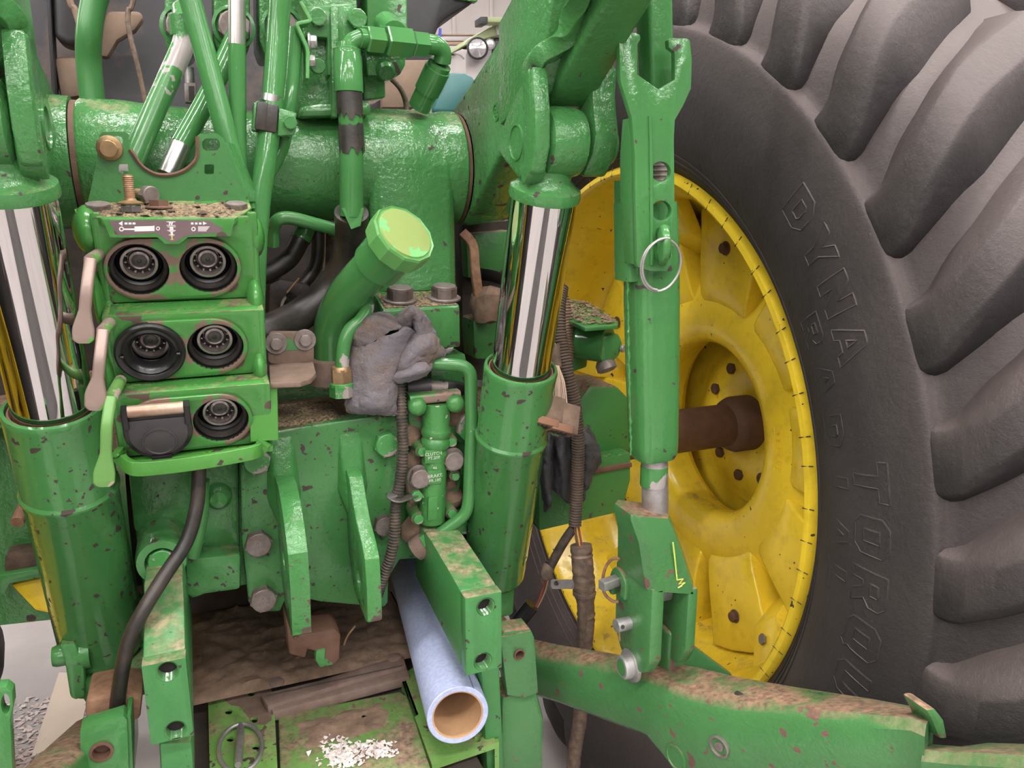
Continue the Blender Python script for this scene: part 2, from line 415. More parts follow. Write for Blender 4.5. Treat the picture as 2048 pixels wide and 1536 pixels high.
# ------------------------------------------------------------------ the shop
struct(G().box((-2.5, -.5, FLOOR - .05), (20, 20, .1)).obj('floor', 'floor'))
wf = struct(G().box((-2.5, 9.55, 2.4), (20, .1, 5)).obj('wall_front', 'wall'))
for k in range(24):
    G().box((-4.6 + k * .48, 9.485, 2.4), (.045, .03, 4.9)).obj('rib', 'wall', wf, bevel=.006)
struct(G().box((-2.5, -10.55, 2.4), (20, .1, 5)).obj('wall_back', 'wall_grey'))
struct(G().box((-12.55, -.5, 2.4), (.1, 20, 5)).obj('wall_left', 'wall_grey'))
struct(G().box((7.55, -.5, 2.4), (.1, 20, 5)).obj('wall_right', 'wall_grey'))
struct(G().box((-2.5, -.5, 4.95), (20, 20, .1)).obj('ceiling', 'ceiling'))
k = 0
for yy, zz in ((-7.4, 4.4), (-4.4, 4.4), (-1.7, 4.4), (.8, 4.4), (6.0, 4.4)):  # the fourth row is added for stronger light from above
    for xx in (-9.2, -6.0, -2.9, .3, 3.5):  # the two leftmost columns are added to brighten the wheel face
        side = {-9.2: 'added far left', -6.0: 'left', -2.9: 'middle left', .3: 'middle right', 3.5: 'right'}[xx]
        row = {-7.4: 'rearmost', -4.4: 'second', -1.7: 'third', .8: 'added fourth', 6.0: 'front'}[yy]
        t = thing('strip_light', f'white ceiling strip light overhead, {side} one of the {row} row', 'light', (xx, yy, zz + .3), 'ceiling strip lights')
        G().box((xx, yy, zz + .04), (2.5, .16, .06)).obj('housing', 'lamp_body', t, bevel=.01)
        for s in (-1, 1): G().add([(xx - 1.2, yy + s * .055 - .035, zz + .005), (xx + 1.2, yy + s * .055 - .035, zz + .005), (xx + 1.2, yy + s * .055 + .035, zz + .005), (xx - 1.2, yy + s * .055 + .035, zz + .005)], [(0, 1, 2, 3)]).obj('lamp_tube', 'lamp', t)
        for s in (-1, 1): G().tube([(xx + s, yy, zz + .06), (xx + s, yy, zz + .36)], .006, 6).obj('hanger', 'steel', t)

# ------------------------------------------------------------------ wheels
WY, WZ, WXM = 1.235, .886, .95
PROF = [(.493, .752), (.500, .737), (.512, .728), (.535, .705), (.565, .688), (.60, .679), (.645, .675), (.68, .677), (.706, .6805), (.720, .685), (.726, .697), (.755, .709), (.792, .732), (.812, .768), (.825, .81), (.832, .86), (.836, .95)]
def wp(r, x, ph):      # point of the right wheel: radius, X, angle above the horizontal towards the viewer
    return V((x, WY - r * math.cos(ph), WZ + r * math.sin(ph)))
def prof_at(s):
    i = min(int(s), len(PROF) - 2); t = s - i
    a, b = PROF[i], PROF[i + 1]; return a[0] + (b[0] - a[0]) * t, a[1] + (b[1] - a[1]) * t
def prof_n(s):
    a = prof_at(max(s - .3, 0)); b = prof_at(min(s + .3, len(PROF) - 1.001))
    dr, dx = b[0] - a[0], b[1] - a[1]; l = math.hypot(dr, dx); return (dx / l, -dr / l)   # outward (dr, dX)
wheel = thing('rear_wheel', 'big rear wheel with yellow rim and black lugged tyre on the right', 'wheel', (WXM, WY, WZ), 'rear wheels')
full = PROF + [(r, 2 * WXM - x) for r, x in reversed(PROF[:-1])]
# smooth the outline
def smooth_prof(pf, n=4):
    q = spl([V((a, b, 0)) for a, b in pf], n); return [(v.x, v.y) for v in q]
tyre = G().lathe((0, WY, WZ), (1, 0, 0), smooth_prof(full, 3), 160).obj('tyre', 'tyre_rubber', wheel, sharp=60)
# tread bars
NL = 35
OUT = [(.717, .6845), (.755, .683), (.80, .689), (.833, .708), (.851, .742), (.862, .795), (.869, .855), (.870, .905)]
BAS = [(.714, .690), (.735, .706), (.765, .720), (.795, .75), (.812, .785), (.822, .825), (.829, .865), (.831, .905)]
def lug_mesh(ph0, far):
    o_ = spl([V((a, b, 0)) for a, b in OUT], 3); b_ = spl([V((a, b, 0)) for a, b in BAS], 3); n = len(o_) - 1; secs = []
    for i in range(n + 1):
        t = i / n; ph = ph0 + R(14.5) * max(0, t - .12) ** 1.05
        wt = .028 + .004 * t; wb = wt + .009 + .026 * min(1, t * 2.2)
        if i == n: wt *= .75
        ro, xo = o_[i].x, o_[i].y; rb, xb = b_[i].x, b_[i].y; rm, xm = rb + (ro - rb) * .80, xb + (xo - xb) * .80
        L = []
        for dw, (rr, xx) in ((-wb, (rb, xb)), (-wt - .005, (rm, xm)), (-wt * .74, (ro, xo)), (wt * .74, (ro, xo)), (wt + .005, (rm, xm)), (wb, (rb, xb))):
            L.append(wp(rr, xx if not far else 2 * WXM - xx, ph + dw / rr))
        secs.append(L)
    g = G(); g.loft(secs); return g
for far in (0, 1):
    proto = None
    for k in range(NL):
        ph = R(3.9 + 360 / NL * k + (360 / NL / 2 if far else 0))
        if proto is None:
            o = lug_mesh(ph, far).obj('tread_lug', 'tyre_rubber', None, bevel=.006, sharp=60)
            # put the pivot on the wheel axis so that copies only turn
            base = V(o.location)
            for v in o.data.vertices: v.co += base - V((WXM, WY, WZ))
            o.location = (0, 0, 0); o.parent = tyre; o.location = V((WXM, WY, WZ)) - wloc(tyre); proto = o; ph_0 = ph
        else:
            o = proto.copy(); COL.objects.link(o)
        o.rotation_euler = (-(ph - ph_0), 0, 0)
# raised outlined letters on the side wall
LET = {
 'D': [[(0, 0), (.62, 0), (.9, .25), (.9, .75), (.62, 1), (0, 1)], [(.3, .28), (.56, .28), (.62, .38), (.62, .62), (.56, .72), (.3, .72)]],
 'Y': [[(.3, 0), (.6, 0), (.6, .42), (.92, 1), (.62, 1), (.45, .62), (.28, 1), (-.02, 1), (.3, .42)]],
 'N': [[(0, 0), (.28, 0), (.28, .5), (.62, 0), (.9, 0), (.9, 1), (.62, 1), (.62, .5), (.28, 1), (0, 1)]],
 'A': [[(-.04, 0), (.24, 0), (.3, .2), (.6, .2), (.66, 0), (.94, 0), (.6, 1), (.3, 1)], [(.36, .4), (.54, .4), (.45, .74)]],
 'T': [[(.31, 0), (.59, 0), (.59, .72), (.9, .72), (.9, 1), (0, 1), (0, .72), (.31, .72)]],
 'O': [[(.2, 0), (.7, 0), (.9, .2), (.9, .8), (.7, 1), (.2, 1), (0, .8), (0, .2)], [(.3, .27), (.6, .27), (.6, .73), (.3, .73)]],
 'R': [[(0, 0), (.28, 0), (.28, .33), (.42, .33), (.6, 0), (.92, 0), (.7, .38), (.88, .55), (.88, .82), (.72, 1), (0, 1)], [(.28, .55), (.58, .55), (.58, .77), (.28, .77)]],
 'Q': [[(.2, 0), (.6, 0), (.8, -.1), (.94, .04), (.86, .16), (.9, .25), (.9, .8), (.7, 1), (.2, 1), (0, .8), (0, .2)], [(.3, .27), (.6, .27), (.6, .73), (.3, .73)]],
 'U': [[(.2, 0), (.7, 0), (.9, .2), (.9, 1), (.62, 1), (.62, .28), (.28, .28), (.28, 1), (0, 1), (0, .2)]],
 'E': [[(0, 0), (.85, 0), (.85, .24), (.3, .24), (.3, .4), (.75, .4), (.75, .6), (.3, .6), (.3, .76), (.85, .76), (.85, 1), (0, 1)]],
 'I': [[(.3, 0), (.6, 0), (.6, 1), (.3, 1)]],
 'L': [[(0, 0), (.85, 0), (.85, .26), (.3, .26), (.3, 1), (0, 1)]]}
def side_x(r):
    for i in range(len(PROF) - 1):
        if PROF[i][0] <= r <= PROF[i + 1][0]:
            t = (r - PROF[i][0]) / (PROF[i + 1][0] - PROF[i][0]); return PROF[i][1] + (PROF[i + 1][1] - PROF[i][1]) * t
    return PROF[0][1]
def letters(word, ph_start, pitch, r_in, hgt, wid):
    for i, ch in enumerate(word):
        if ch == ' ': continue
        ph = R(ph_start - pitch * i); g = G()
        for loop in LET[ch]:
            P = []
            m = len(loop)
            for j in range(m):
                a, b = loop[j], loop[(j + 1) % m]
                for k in range(3):
                    t = k / 3; u = a[0] + (b[0] - a[0]) * t; v = a[1] + (b[1] - a[1]) * t
                    r = r_in + hgt * v; P.append(wp(r, side_x(r) + .0003, ph - (u - .45) * wid / .645))
            P.append(P[0]); P.append(P[1]); g.tube(P, .0016, 5, False)
        g.obj('raised_letter', 'tyre_rubber', tyre)
letters('DYNA', 41.5, 5.2, .625, .046, .048)
letters('TORQUE', 12.0, 5.6, .620, .050, .050)
letters('RADIAL', 29.0, 5.9, .574, .036, .044)
# fine ribs by the bead
g = G()
for rr in (.519, .530, .541): g.lathe((side_x(rr) - .001, WY, WZ), (1, 0, 0), [(rr - .002, .002), (rr - .0007, -.0012), (rr + .0007, -.0012), (rr + .002, .002)], 128)
g.obj('bead_rib', 'tyre_rubber', tyre)
for ph in (62, 50.5, 33, 12):     # weather cracks
    P = [wp(.51 + .07 * t + .0, side_x(.51 + .07 * t) - .0001, R(ph + 1.5 * t)) for t in (0, .25, .5, .75, 1)]
    G().tube(P, [.0005, .0013, .0015, .0013, .0004], 5).obj('crack', 'dark_gap', tyre)
# rim
RIM = [(.502, .745), (.505, .728), (.500, .7205), (.492, .720), (.486, .726), (.482, .742), (.470, .770), (.455, .800), (.448, .83), (.452, .86), (.44, .885), (.425, .91), (.420, .96), (.424, 1.02), (.45, 1.1), (.48, 1.16), (.503, 1.18), (.51, 1.17)]
rim = G().lathe((0, WY, WZ), (1, 0, 0), RIM, 128).obj('rim', 'yellow', wheel, sharp=45)
for k in range(64):               # score marks on the rim edge
    ph = R(360 / 64 * k + random.uniform(-1, 1))
    G().tube([wp(.489, .7195, ph), wp(.507, .7225, ph + R(.15))], .0008, 4).obj('score_mark', 'dark_gap', rim)
# cast wheel centre
DISC = [(.180, .985), (.172, .945), (.174, .925), (.184, .912), (.205, .905), (.235, .905), (.262, .912), (.285, .925), (.312, .938), (.33, .95), (.33, .99), (.19, 1.0), (.180, .985)]
disc = G().lathe((0, WY, WZ), (1, 0, 0), DISC, 96).obj('wheel_centre', 'yellow', wheel, sharp=50)
for k in range(10):               # stepped mounting pads around it
    ph = R(36 * k + 8); secs = []
    for r_, x_, hw in ((.250, .914, 15), (.268, .904, 15), (.29, .900, 14.5), (.335, .896, 13.5), (.385, .892, 12.5), (.432, .888, 12)):
        hw = R(hw)
        secs.append([wp(r_, x_, ph - hw), wp(r_, x_, ph - hw * .33), wp(r_, x_, ph + hw * .33), wp(r_, x_, ph + hw), wp(r_, .96, ph + hw), wp(r_, .96, ph - hw)])
    pad = G().loft(secs).obj('mounting_pad', 'yellow', disc, bevel=.006, sharp=50)
    if k % 2 == 0:
        bolt(pad, wp(.365, .893, ph), (-1, 0, 0), .010, .008, 'rust_brown', .013, name='pad_bolt')
for k in range(5):               # rim clips between the pads
    ph = R(72 * k - 46); secs = []
    for r_, x_, hw in ((.35, .93, 5.5), (.385, .87, 5.5), (.435, .845, 5.2), (.455, .835, 5)):
        hw = R(hw); secs.append([wp(r_, x_, ph - hw), wp(r_, x_, ph + hw), wp(r_, x_ + .03, ph + hw), wp(r_, x_ + .03, ph - hw)])
    cl = G().loft(secs).obj('rim_clip', 'yellow', wheel, bevel=.003)
    bolt(cl, wp(.412, .852, ph), (-.9, math.cos(ph) * .3, -math.sin(ph) * .3), .010, .004, 'steel_dull', name='clip_bolt')
hub = G().lathe((0, WY, WZ), (1, 0, 0), [(0, 1.03), (.05, 1.03), (.06, 1.022), (.145, 1.022), (.155, 1.028), (.172, 1.03), (.176, 1.036), (.21, 1.04), (.43, 1.05), (.43, 1.06), (0, 1.06)], 64).obj('hub_flange', 'yellow', wheel, sharp=40)
for k in range(10):
    bolt(hub, wp(.118, 1.022, R(36 * k + 12)), (-1, 0, 0), .012, .008, 'rust_brown', name='hub_bolt')
axle = thing('axle_shaft', 'brown rusty axle shaft running into the yellow wheel hub', 'shaft', (.85, WY, WZ - .045))
G().tube([(.52, WY, WZ), (1.00, WY, WZ)], .043, 40).obj('bar', 'rust_brown', axle)
G().lathe((.985, WY, WZ), (1, 0, 0), [(.043, -.02), (.052, -.012), (.057, .0), (.057, .045), (0, .045)], 40).obj('collar', 'rust_brown', axle)
# embossed maker's strip on the wheel centre
P = [wp(.222, .9035, R(a)) for a in (16, 11, 6, 1, -4)]
G().tube(P, .0012, 5).add(*(lambda q: (q.v, q.f))(G().tube([wp(.236, .9045, R(a)) for a in (16, 11, 6, 1, -4)], .0012, 5))).obj('embossed_border', 'yellow', disc)
for i, ch in enumerate('R34566'):
    ph = R(13 - 3.0 * i); c = wp(.229, .9035, ph)
    text(ch, c, wp(.229, .9035, ph - .01) - c, wp(.24, .9035, ph) - c, .009, 'yellow', disc, 'embossed_letter', .0008)
# the same wheel on the other side (outside the frame, mirrored in the chrome rods)
def copy_tree(o, parent=None, lvl=0):
    c = o.copy(); COL.objects.link(c)
    if parent is not None: c.parent = parent
    for ch in list(o.children): copy_tree(ch, c, lvl + 1)
    return c
la_ = copy_tree(axle); la_.location.x = mx(.85); la_.scale = (-1, 1, 1); la_['label'] = 'rusty axle shaft of the left wheel beyond the left cylinder'
lw = copy_tree(wheel); lw.location = (mx(WXM), WY, WZ); lw.scale = (-1, 1, 1)
lw['label'] = 'rear wheel on the left beyond the leaning hydraulic cylinder'

XP, YP, ZP = V((1, 0, 0)), V((0, 1, 0)), V((0, 0, 1))
def px_plate(parent, name, mat, pts, Y, th, holes=(), bevel=.0015, seg=2):
    """plate standing across the tractor: outline at distance Y, thickness th forward"""
    return G().plate(ats(pts, Y=Y), (0, th, 0), [ats(h, Y=Y) for h in holes]).obj(name, mat, parent, bevel=bevel, seg=seg)
def rr(x0, y0, x1, y1, r, n=4):
    """rounded rectangle of pixels"""
    o = []
    for cx, cy, a in ((x1 - r, y0 + r, -90), (x1 - r, y1 - r, 0), (x0 + r, y1 - r, 90), (x0 + r, y0 + r, 180)):
        for k in range(n + 1): t = R(a + 90 * k / n); o.append((cx + r * math.cos(t), cy + r * math.sin(t)))
    return o
def pxc(cx, cy, r, n=20, ry=None): return [(cx + r * math.cos(2 * math.pi * k / n), cy + (ry or r) * math.sin(2 * math.pi * k / n)) for k in range(n)]

# ------------------------------------------------------------------ rockshaft housing
RY, RZ = 1.125, 1.372
XL, XR = at(150, 300, Y=1.05).x, at(934, 320, Y=1.06).x
rock = thing('rockshaft_housing', 'thick green cast rockshaft tube lying across behind the valve block', 'housing', (XC, RY, RZ - .09))
prof = [(0, XL), (.074, XL), (.077, XL + .004), (.077, XL + .05), (.073, XL + .085), (.071, XL + .15), (.072, XL + .25), (.072, XR - .17), (.078, XR - .145), (.081, XR - .12), (.081, XR - .06), (.078, XR - .035), (.081, XR - .02), (.081, XR - .003), (.078, XR), (0, XR)]
G().lathe((0, RY, RZ), XP, prof, 48).obj('tube', 'green_cast', rock)
G().lathe((0, RY, RZ), XP, [(.0, XR), (.079, XR), (.079, XR + .004), (0, XR + .004)], 48).obj('seal', 'rust_brown', rock)
G().lathe((0, RY, RZ), XP, [(.0, XL - .006), (.0745, XL - .006), (.0745, XL), (0, XL)], 48).obj('seal', 'rust_brown', rock)
# support leg on the right
x0, x1 = at(748, 480, Y=1.04).x, at(918, 480, Y=1.04).x
def legsec(z, a, b, y0, y1, r=.012):
    return [V(p) for p in ((a + r, y0, z), (b - r, y0, z), (b, y0 + r, z), (b, y1, z), (a, y1, z), (a, y0 + r, z))]
zt = RZ + .03; zb = at(830, 582, Y=1.046).z
G().loft([legsec(zt, x0, x1, 1.06, 1.2), legsec(RZ + .004, x0 - .002, x1, 1.0442, 1.2), legsec(RZ - .06, x0, x1, 1.0436, 1.2), legsec(zb + .014, x0 + .002, x1, 1.0445, 1.17), legsec(zb, x0 + .002, x1, 1.040, 1.17)]).obj('leg', 'green_cast', rock, bevel=.004)
fx0, fx1 = at(766, 640, Y=.985).x, at(921, 640, Y=.985).x; fz1 = at(850, 614, Y=.985).z; fz0 = at(850, 700, Y=.985).z
slope = (zb - fz1) / .06
foot = G().plate([V((fx0, .985, fz0)), V((fx0, .985, fz1)), V((fx0, 1.045, zb + .001)), V((fx0, 1.16, zb + .001)), V((fx0, 1.16, fz0))], XP * (fx1 - fx0)).obj('foot', 'green_chipped', rock, bevel=.004)
FN = V((0, -slope, 1)).normalized()
for qx, qy in ((800, 600), (888, 597)):
    p = at(qx, qy, Y=1.012); p.z = fz1 + slope * (1.012 - .985) + .001; bolt(foot, p, V((0, -slope * .6, 1)), .0175, .016, 'steel_dull', .023, rot=15)
G().grid(lambda u, v: V((fx0 + .004 + u * (fx1 - fx0 - .008), .987 + v * .056, fz1 + slope * (.002 + v * .056) + .0004 + .0014 * random.random() * (1 if .02 < v < .98 else 0))), 40, 16).obj('soil', 'litter', foot)
px_plate(rock, 'flange', 'green_chipped', [(862, 712), (930, 708), (934, 728), (934, 800), (862, 805)], 1.0, .05)
# cover tower in the middle
tw = part('cover_tower', rock); tw.location = (0, 0, 0)
def fillet_tower():
    g = G(); y0, y1 = 1.065, 1.25
    a = [(596, -220), (712, -220), (715, 60), (718, 205), (735, 232), (590, 232), (600, 190), (607, 90)]
    return g.plate(ats(a, Y=y0), (0, .16, 0))
fillet_tower().obj('body', 'green_cast', tw, bevel=.004)
px_plate(tw, 'front_cover', 'green', [(612, 12), (700, 6), (716, 20), (722, 40), (722, 150), (655, 150), (655, 75), (614, 72)], 1.045, .03, bevel=.002)
px_plate(tw, 'rib', 'green_cast', [(660, 10), (678, 10), (681, 235), (664, 235)], 1.038, .03, bevel=.004)
for qx, qy, r_ in ((634, 36, .0115), (713, 39, .0125), (634, 134, .010)): bolt(tw, at(qx, qy, Y=1.045), -YP, r_, .009, 'green', rot=10)
px_plate(tw, 'side_block', 'green', [(732, -220), (815, -220), (815, 55), (822, 60), (826, 100), (800, 105), (735, 105)], 1.075, .12, bevel=.003)
px_plate(tw, 'lower_block', 'green_cast', [(730, 100), (812, 98), (812, 128), (800, 150), (735, 152)], 1.085, .1, bevel=.003)
px_plate(tw, 'neck', 'green_cast', [(728, 150), (770, 150), (772, 195), (728, 200)], 1.10, .08, bevel=.003)
G().lathe(at(772, 143, Y=1.083), V((0, -.8, -.55)), [(0, .004), (.010, .004), (.0135, 0), (.0135, -.01)], 20).obj('plug', 'green', tw)
px_plate(tw, 'lip_left', 'green', [(600, 212), (640, 205), (700, 208), (740, 200), (745, 230), (598, 235)], 1.05, .05, bevel=.006)

# ------------------------------------------------------------------ lift arms (the left one mirrors the right one about the tractor's middle)
def lift_arm(side):
    mir = side < 0
    def f(p): p = V(p); return V((mx(p.x), p.y, p.z)) if mir else p
    def F(ps): return [f(p) for p in ps]
    sx = XP * side
    lab = 'green lift arm rising from the right rockshaft end with forked ears around the rod eye' if not mir else 'green lift arm in the top left corner, its forked ears around the rod eye'
    t = thing('rockshaft_crank', lab, 'lift arm', f((XR + .06, 1.0, RZ - .09)), 'lift arms')
    xa = XR + .006
    G().lathe(f((xa, RY, RZ)) if not mir else V((XL - .007, RY, RZ)), sx, [(0, 0), (.079, 0), (.080, .02), (.074, .07), (.062, .085), (0, .085)], 40).obj('hub', 'green_cast', t)
    B = [(xa, y, z) for y, z in ((1.19, RZ + .04), (1.16, RZ + .082), (1.09, RZ + .103), (1.0, RZ + .132), (.90, RZ + .166), (.78, RZ + .204), (.60, RZ + .262), (.585, RZ + .19), (.70, RZ + .12), (.80, RZ + .055), (.87, RZ + .035), (.95, RZ + .01), (1.06, RZ - .06), (1.13, RZ - .078))]
    bl = G().plate(F(B), sx * .05).obj('blade', 'green_cast', t, bevel=.006, seg=3)
    if not mir:
        for body, p0, p1, sz in (('DUCTIL', (992, 221), (1028, 168), .017), ('R127M', (1098, 92), (1120, 64), .014)):
            a_, b_ = at(*p0, X=xa - .0005), at(*p1, X=xa - .0005); d_ = (b_ - a_).normalized()
            text(body, (a_ + b_) / 2, d_, XP.cross(d_) * -1, sz, 'green_cast', bl, 'cast_lettering', .0012)
        c_ = at(992, 224, X=xa - .0005)
        G().lathe(c_, -XP, [(.0085, -.001), (.009, .001), (.0115, .001), (.012, -.001)], 20).obj('cast_mark', 'green_cast', bl)
        for k in range(6):
            q = c_ + (YP * math.cos(k * 1.05) + ZP * math.sin(k * 1.05)) * .005; G().lathe(q, -XP, [(.0017, -.001), (.0012, .001), (0, .0012)], 8).obj('cast_mark', 'green_cast', bl)
    # back body between the ears
    pts = []
    for y, z in ((.90, RZ + .155), (.90, RZ + .04), (.795, RZ + .065), (.77, RZ + .10), (.72, RZ + .21), (.70, RZ + .24)):
        pts += [(.345, y, z), (.432, y, z)]
    G().hull(F(pts)).obj('ear_root', 'green_cast', t, bevel=.006, seg=2)
    # ears
    eL = [at(*p, X=.334) for p in ((1064, 131), (1070, 219), (1070, 290), (1061, 345), (1050, 356), (1034, 355), (993, 300), (994, 290), (1001, 262), (1030, 190))]
    eo = G().plate(F(eL), sx * .018).obj('ear', 'green_cast', t, bevel=.003, seg=2)
    pc = at(1033, 285, X=.334)
    G().lathe(f(pc), -sx, [(.0195, -.001), (.0195, .0015), (.0178, .0018), (.0172, -.0006), (0, -.0006)], 32).obj('pin_end', 'green', eo)
    eR = [at(*p, X=.407) for p in ((1187, 131), (1184, 191), (1191, 268), (1184, 310), (1165, 355), (1130, 340), (1100, 290), (1120, 200), (1150, 120))]
    er = G().plate(F(eR), sx * .030).obj('ear', 'green_cast', t, bevel=.005, seg=2)
    G().lathe(f((.438, pc.y, pc.z)), sx, [(.024, -.004), (.024, .008), (.021, .012), (0, .013)], 32).obj('pin_end', 'green_smooth', er)
    # flowing rib from the ear up along the arm
    path = [at(*p, X=.3435) + YP * .008 for p in ((1064, 352), (1074, 335), (1077, 290), (1077, 219), (1074, 160), (1073, 135))]
    path += [at(p[0], p[1], Y=y) for p, y in (((1082, 114), .778), ((1112, 93), .764), ((1136, 66), .746), ((1148, 34), .730), ((1157, 0), .712), ((1168, -50), .68))]
    path = spl(path, 5)
    G().bar(F(path), .0195, .020, (0, -1, .3), .12).obj('rib', 'green_cast', t)
    if not mir: G().hull([at(1095 + random.random() * 85, 192 + random.random() * 30, Y=.80 + random.random() * .04) for _ in range(30)]).disp(.004, 70, 2).obj('caked_soil', 'soil', t)
    return t
lift_arm(1); lift_arm(-1)

# ------------------------------------------------------------------ lift cylinders
def lift_cylinder(side):
    x = .37 if side > 0 else mx(.37)
    top, bot = V((x, .80, 1.388)), V((x, 1.0, .76)); ax = (bot - top).normalized()
    P = lambda z: top + (bot - top) * ((1.388 - z) / (1.388 - .76))
    lab = 'hydraulic lift cylinder with polished chrome rod beside the yellow wheel' if side > 0 else 'hydraulic lift cylinder with polished chrome rod at the left edge'
    t = thing('lift_cylinder', lab, 'cylinder', P(.76), 'lift cylinders')
    up = -ax
    G().tube([P(1.335), P(1.09)], .0375, 48).obj('rod', 'chrome', t)
    g = G().lathe(top, XP * side, [(0, -.016), (.030, -.016), (.0365, -.012), (.0380, -.002), (.0380, .020), (.0355, .029), (.028, .034), (0, .034)], 40)
    e = g.obj('rod_eye', 'green_cast', t)
    G().lathe(P(1.337), up, [(0, -.008), (.0405, -.008), (.0415, -.004), (.040, .004), (.034, .008), (.028, .014), (.026, .03), (.028, .05), (0, .05)], 40).obj('rod_collar', 'green_cast', t)
    b = G().lathe(P(.785), up, [(0, 0), (.043, 0), (.0455, .003), (.047, .008), (.047, .24), (.0482, .243), (.0485, .248), (.047, .252), (.0472, .346), (.0475, .350), (.0465, .353), (.043, .354), (.0425, .345), (.041, .340), (.0395, .342), (.0385, .336), (0, .336)], 56).obj('barrel', 'green_barrel', t)
    G().lathe(P(.785), up, [(.0405, .337), (.0425, .344), (.0418, .350), (.0398, .351), (.0382, .344)], 48).obj('wiper', 'rust', t)
    G().lathe(P(.785), up, [(.0468, .2435), (.0492, .246), (.0495, .249), (.0468, .253)], 56).obj('weld_ring', 'green_chipped', t)
    # lower eye, clevis and pin
    lo = P(.755)
    G().loft([[lo + V((a * .030, b_ * .028, .02)) for a, b_ in ((-1, -1), (1, -1), (1, 1), (-1, 1))], [lo + V((a * .026, b_ * .030, -.035)) for a, b_ in ((-1, -1), (1, -1), (1, 1), (-1, 1))]]).obj('foot_eye', 'green', t, bevel=.006)
    return t
lift_cylinder(1); lift_cylinder(-1)
# lower cylinder bracket on the left (its pin and cap screw stick out)
lb = thing('cylinder_bracket', 'green forked bracket at the foot of the left hydraulic cylinder', 'bracket', at(200, 1400, Y=.99))
px_plate(lb, 'cheek', 'green_chipped', [(118, 1292), (150, 1285), (168, 1330), (170, 1395), (150, 1402), (140, 1396), (130, 1330)], .93, .14, bevel=.004)
px_plate(lb, 'seat', 'green_chipped', [(140, 1375), (290, 1330), (292, 1375), (165, 1402), (148, 1402)], .94, .12, bevel=.006)
px_plate(lb, 'web', 'green_chipped', [(232, 1250), (292, 1240), (292, 1380), (225, 1390)], .985, .08, bevel=.004)
g = G().lathe(at(125, 1310, Y=.95), -XP, [(0, .010), (.011, .010), (.0125, .006), (.0125, -.004), (.020, -.006), (.021, -.012), (.021, -.03)], 24); g.obj('pin_head', 'green', lb)

# ------------------------------------------------------------------ lift link on the right
LY = .75
ll = thing('lift_link', 'long green adjustable lift link with wrench-shaped handle in front of the tyre', 'lift link', at(1290, 1370, Y=LY))
def lx(px, py, Y=LY): return at(px, py, Y=Y)
# square upper bar
G().bar([lx(1303, -230, .765), lx(1309, 60, .765), lx(1314, 200, .765)], .030, .030, (0, 1, 0), .3).obj('upper_bar', 'green', ll)
G().bar([lx(1256, -230, .80), lx(1256, 55, .80)], .018, .03, (0, 1, 0), .3).obj('side_bar', 'green', ll)
# wrench-shaped locking handle
outl = [(1238, 72), (1243, 66), (1272, 66), (1280, 70), (1281, 78), (1274, 91), (1275, 149), (1317, 179), (1350, 159), (1350, 104), (1338, 95), (1337, 80), (1341, 76), (1374, 77), (1380, 82), (1384, 120), (1382, 177), (1366, 212), (1350, 240), (1348, 274), (1349, 400), (1353, 520), (1352, 536), (1344, 543), (1300, 542), (1276, 534), (1274, 525), (1271, 400), (1270, 313), (1264, 235), (1241, 161)]
slot = rr(1311, 455, 1341, 522, 10)
hd = px_plate(ll, 'locking_handle', 'green', outl, .722, .007, [pxc(1322, 343, 20), pxc(1323, 421, 20), slot], bevel=.0018)
G().plate([lx(1264, 235, .724), lx(1270, 313, .724), lx(1271, 400, .724), lx(1275, 530, .724), lx(1275, 530, .724) + YP * .028, lx(1271, 400, .724) + YP * .032, lx(1270, 313, .724) + YP * .032, lx(1264, 235, .724) + YP * .02], XP * .005).obj('side_flange', 'green', hd, bevel=.001)
G().plate([lx(1238, 72, .722), lx(1245, 66, .722), lx(1245, 66, .722) + V((-.03, .09, -.012)), lx(1238, 72, .722) + V((-.03, .09, -.017))], ZP * -.004).obj('hook', 'green', hd)
# embossed valley down the handle
G().bar(spl([lx(1300, 232, .7215), lx(1302, 300, .7213), lx(1303, 420, .7213), lx(1304, 530, .7215)], 4), [.004] * 13, .003, (0, -1, 0), .9).obj('embossed_ridge', 'green', hd)
# threaded head and body
G().bar([lx(1262, 360, .775), lx(1262, 545, .775)], .017, .05, (0, 1, 0), .3).obj('back_plate', 'green_chipped', ll, bevel=0)
G().bar([lx(1258, 405, .768), lx(1260, 560, .768)], .022, .035, (0, 1, 0), .3).obj('back_step', 'green_chipped', ll)
G().tube([lx(1320, 300, .768), lx(1320, 400, .768)], .013, 24).obj('threaded_rod', 'steel_dull', ll)
for k in range(9):
    c = lx(1320, 312 + k * 10, .768); G().lathe(c, ZP, [(.0128, -.002), (.0145, 0), (.0128, .002)], 24).obj('thread', 'steel_dull', ll)
bp = [(1303, 405), (1303, 470), (1303, 600), (1305, 760), (1307, 880), (1307, 905), (1307, 915)]
G().bar([lx(*p, .765) for p in bp], [.050, .053, .056, .055, .0525, .051, .045], [.046, .05, .052, .050, .047, .045, .04], (0, -1, 0), .55).obj('body', 'green', ll, sharp=30)
wp_ = [lx(1255 + k * .12, 556 + k * 6, .757) + XP * random.uniform(-.0006, .0006) for k in range(60)]
G().tube(wp_, [random.uniform(.0006, .0022) for _ in wp_], 6).obj('weld_bead', 'green', ll)
lug_ = G().bar(spl([lx(1326, 462, .716), lx(1328, 475, .708), lx(1328, 495, .706), lx(1325, 512, .71), lx(1324, 518, .72)], 4), .016, .010, (1, 0, 0), .7).obj('latch_lug', 'green', ll)
rc = lx(1322, 531, .706); ring = [rc + (XP * math.cos(a) * .0245 + ZP * math.sin(a) * .0275 + YP * -.004 * math.sin(a)) for a in [R(8 * k) for k in range(46)]]
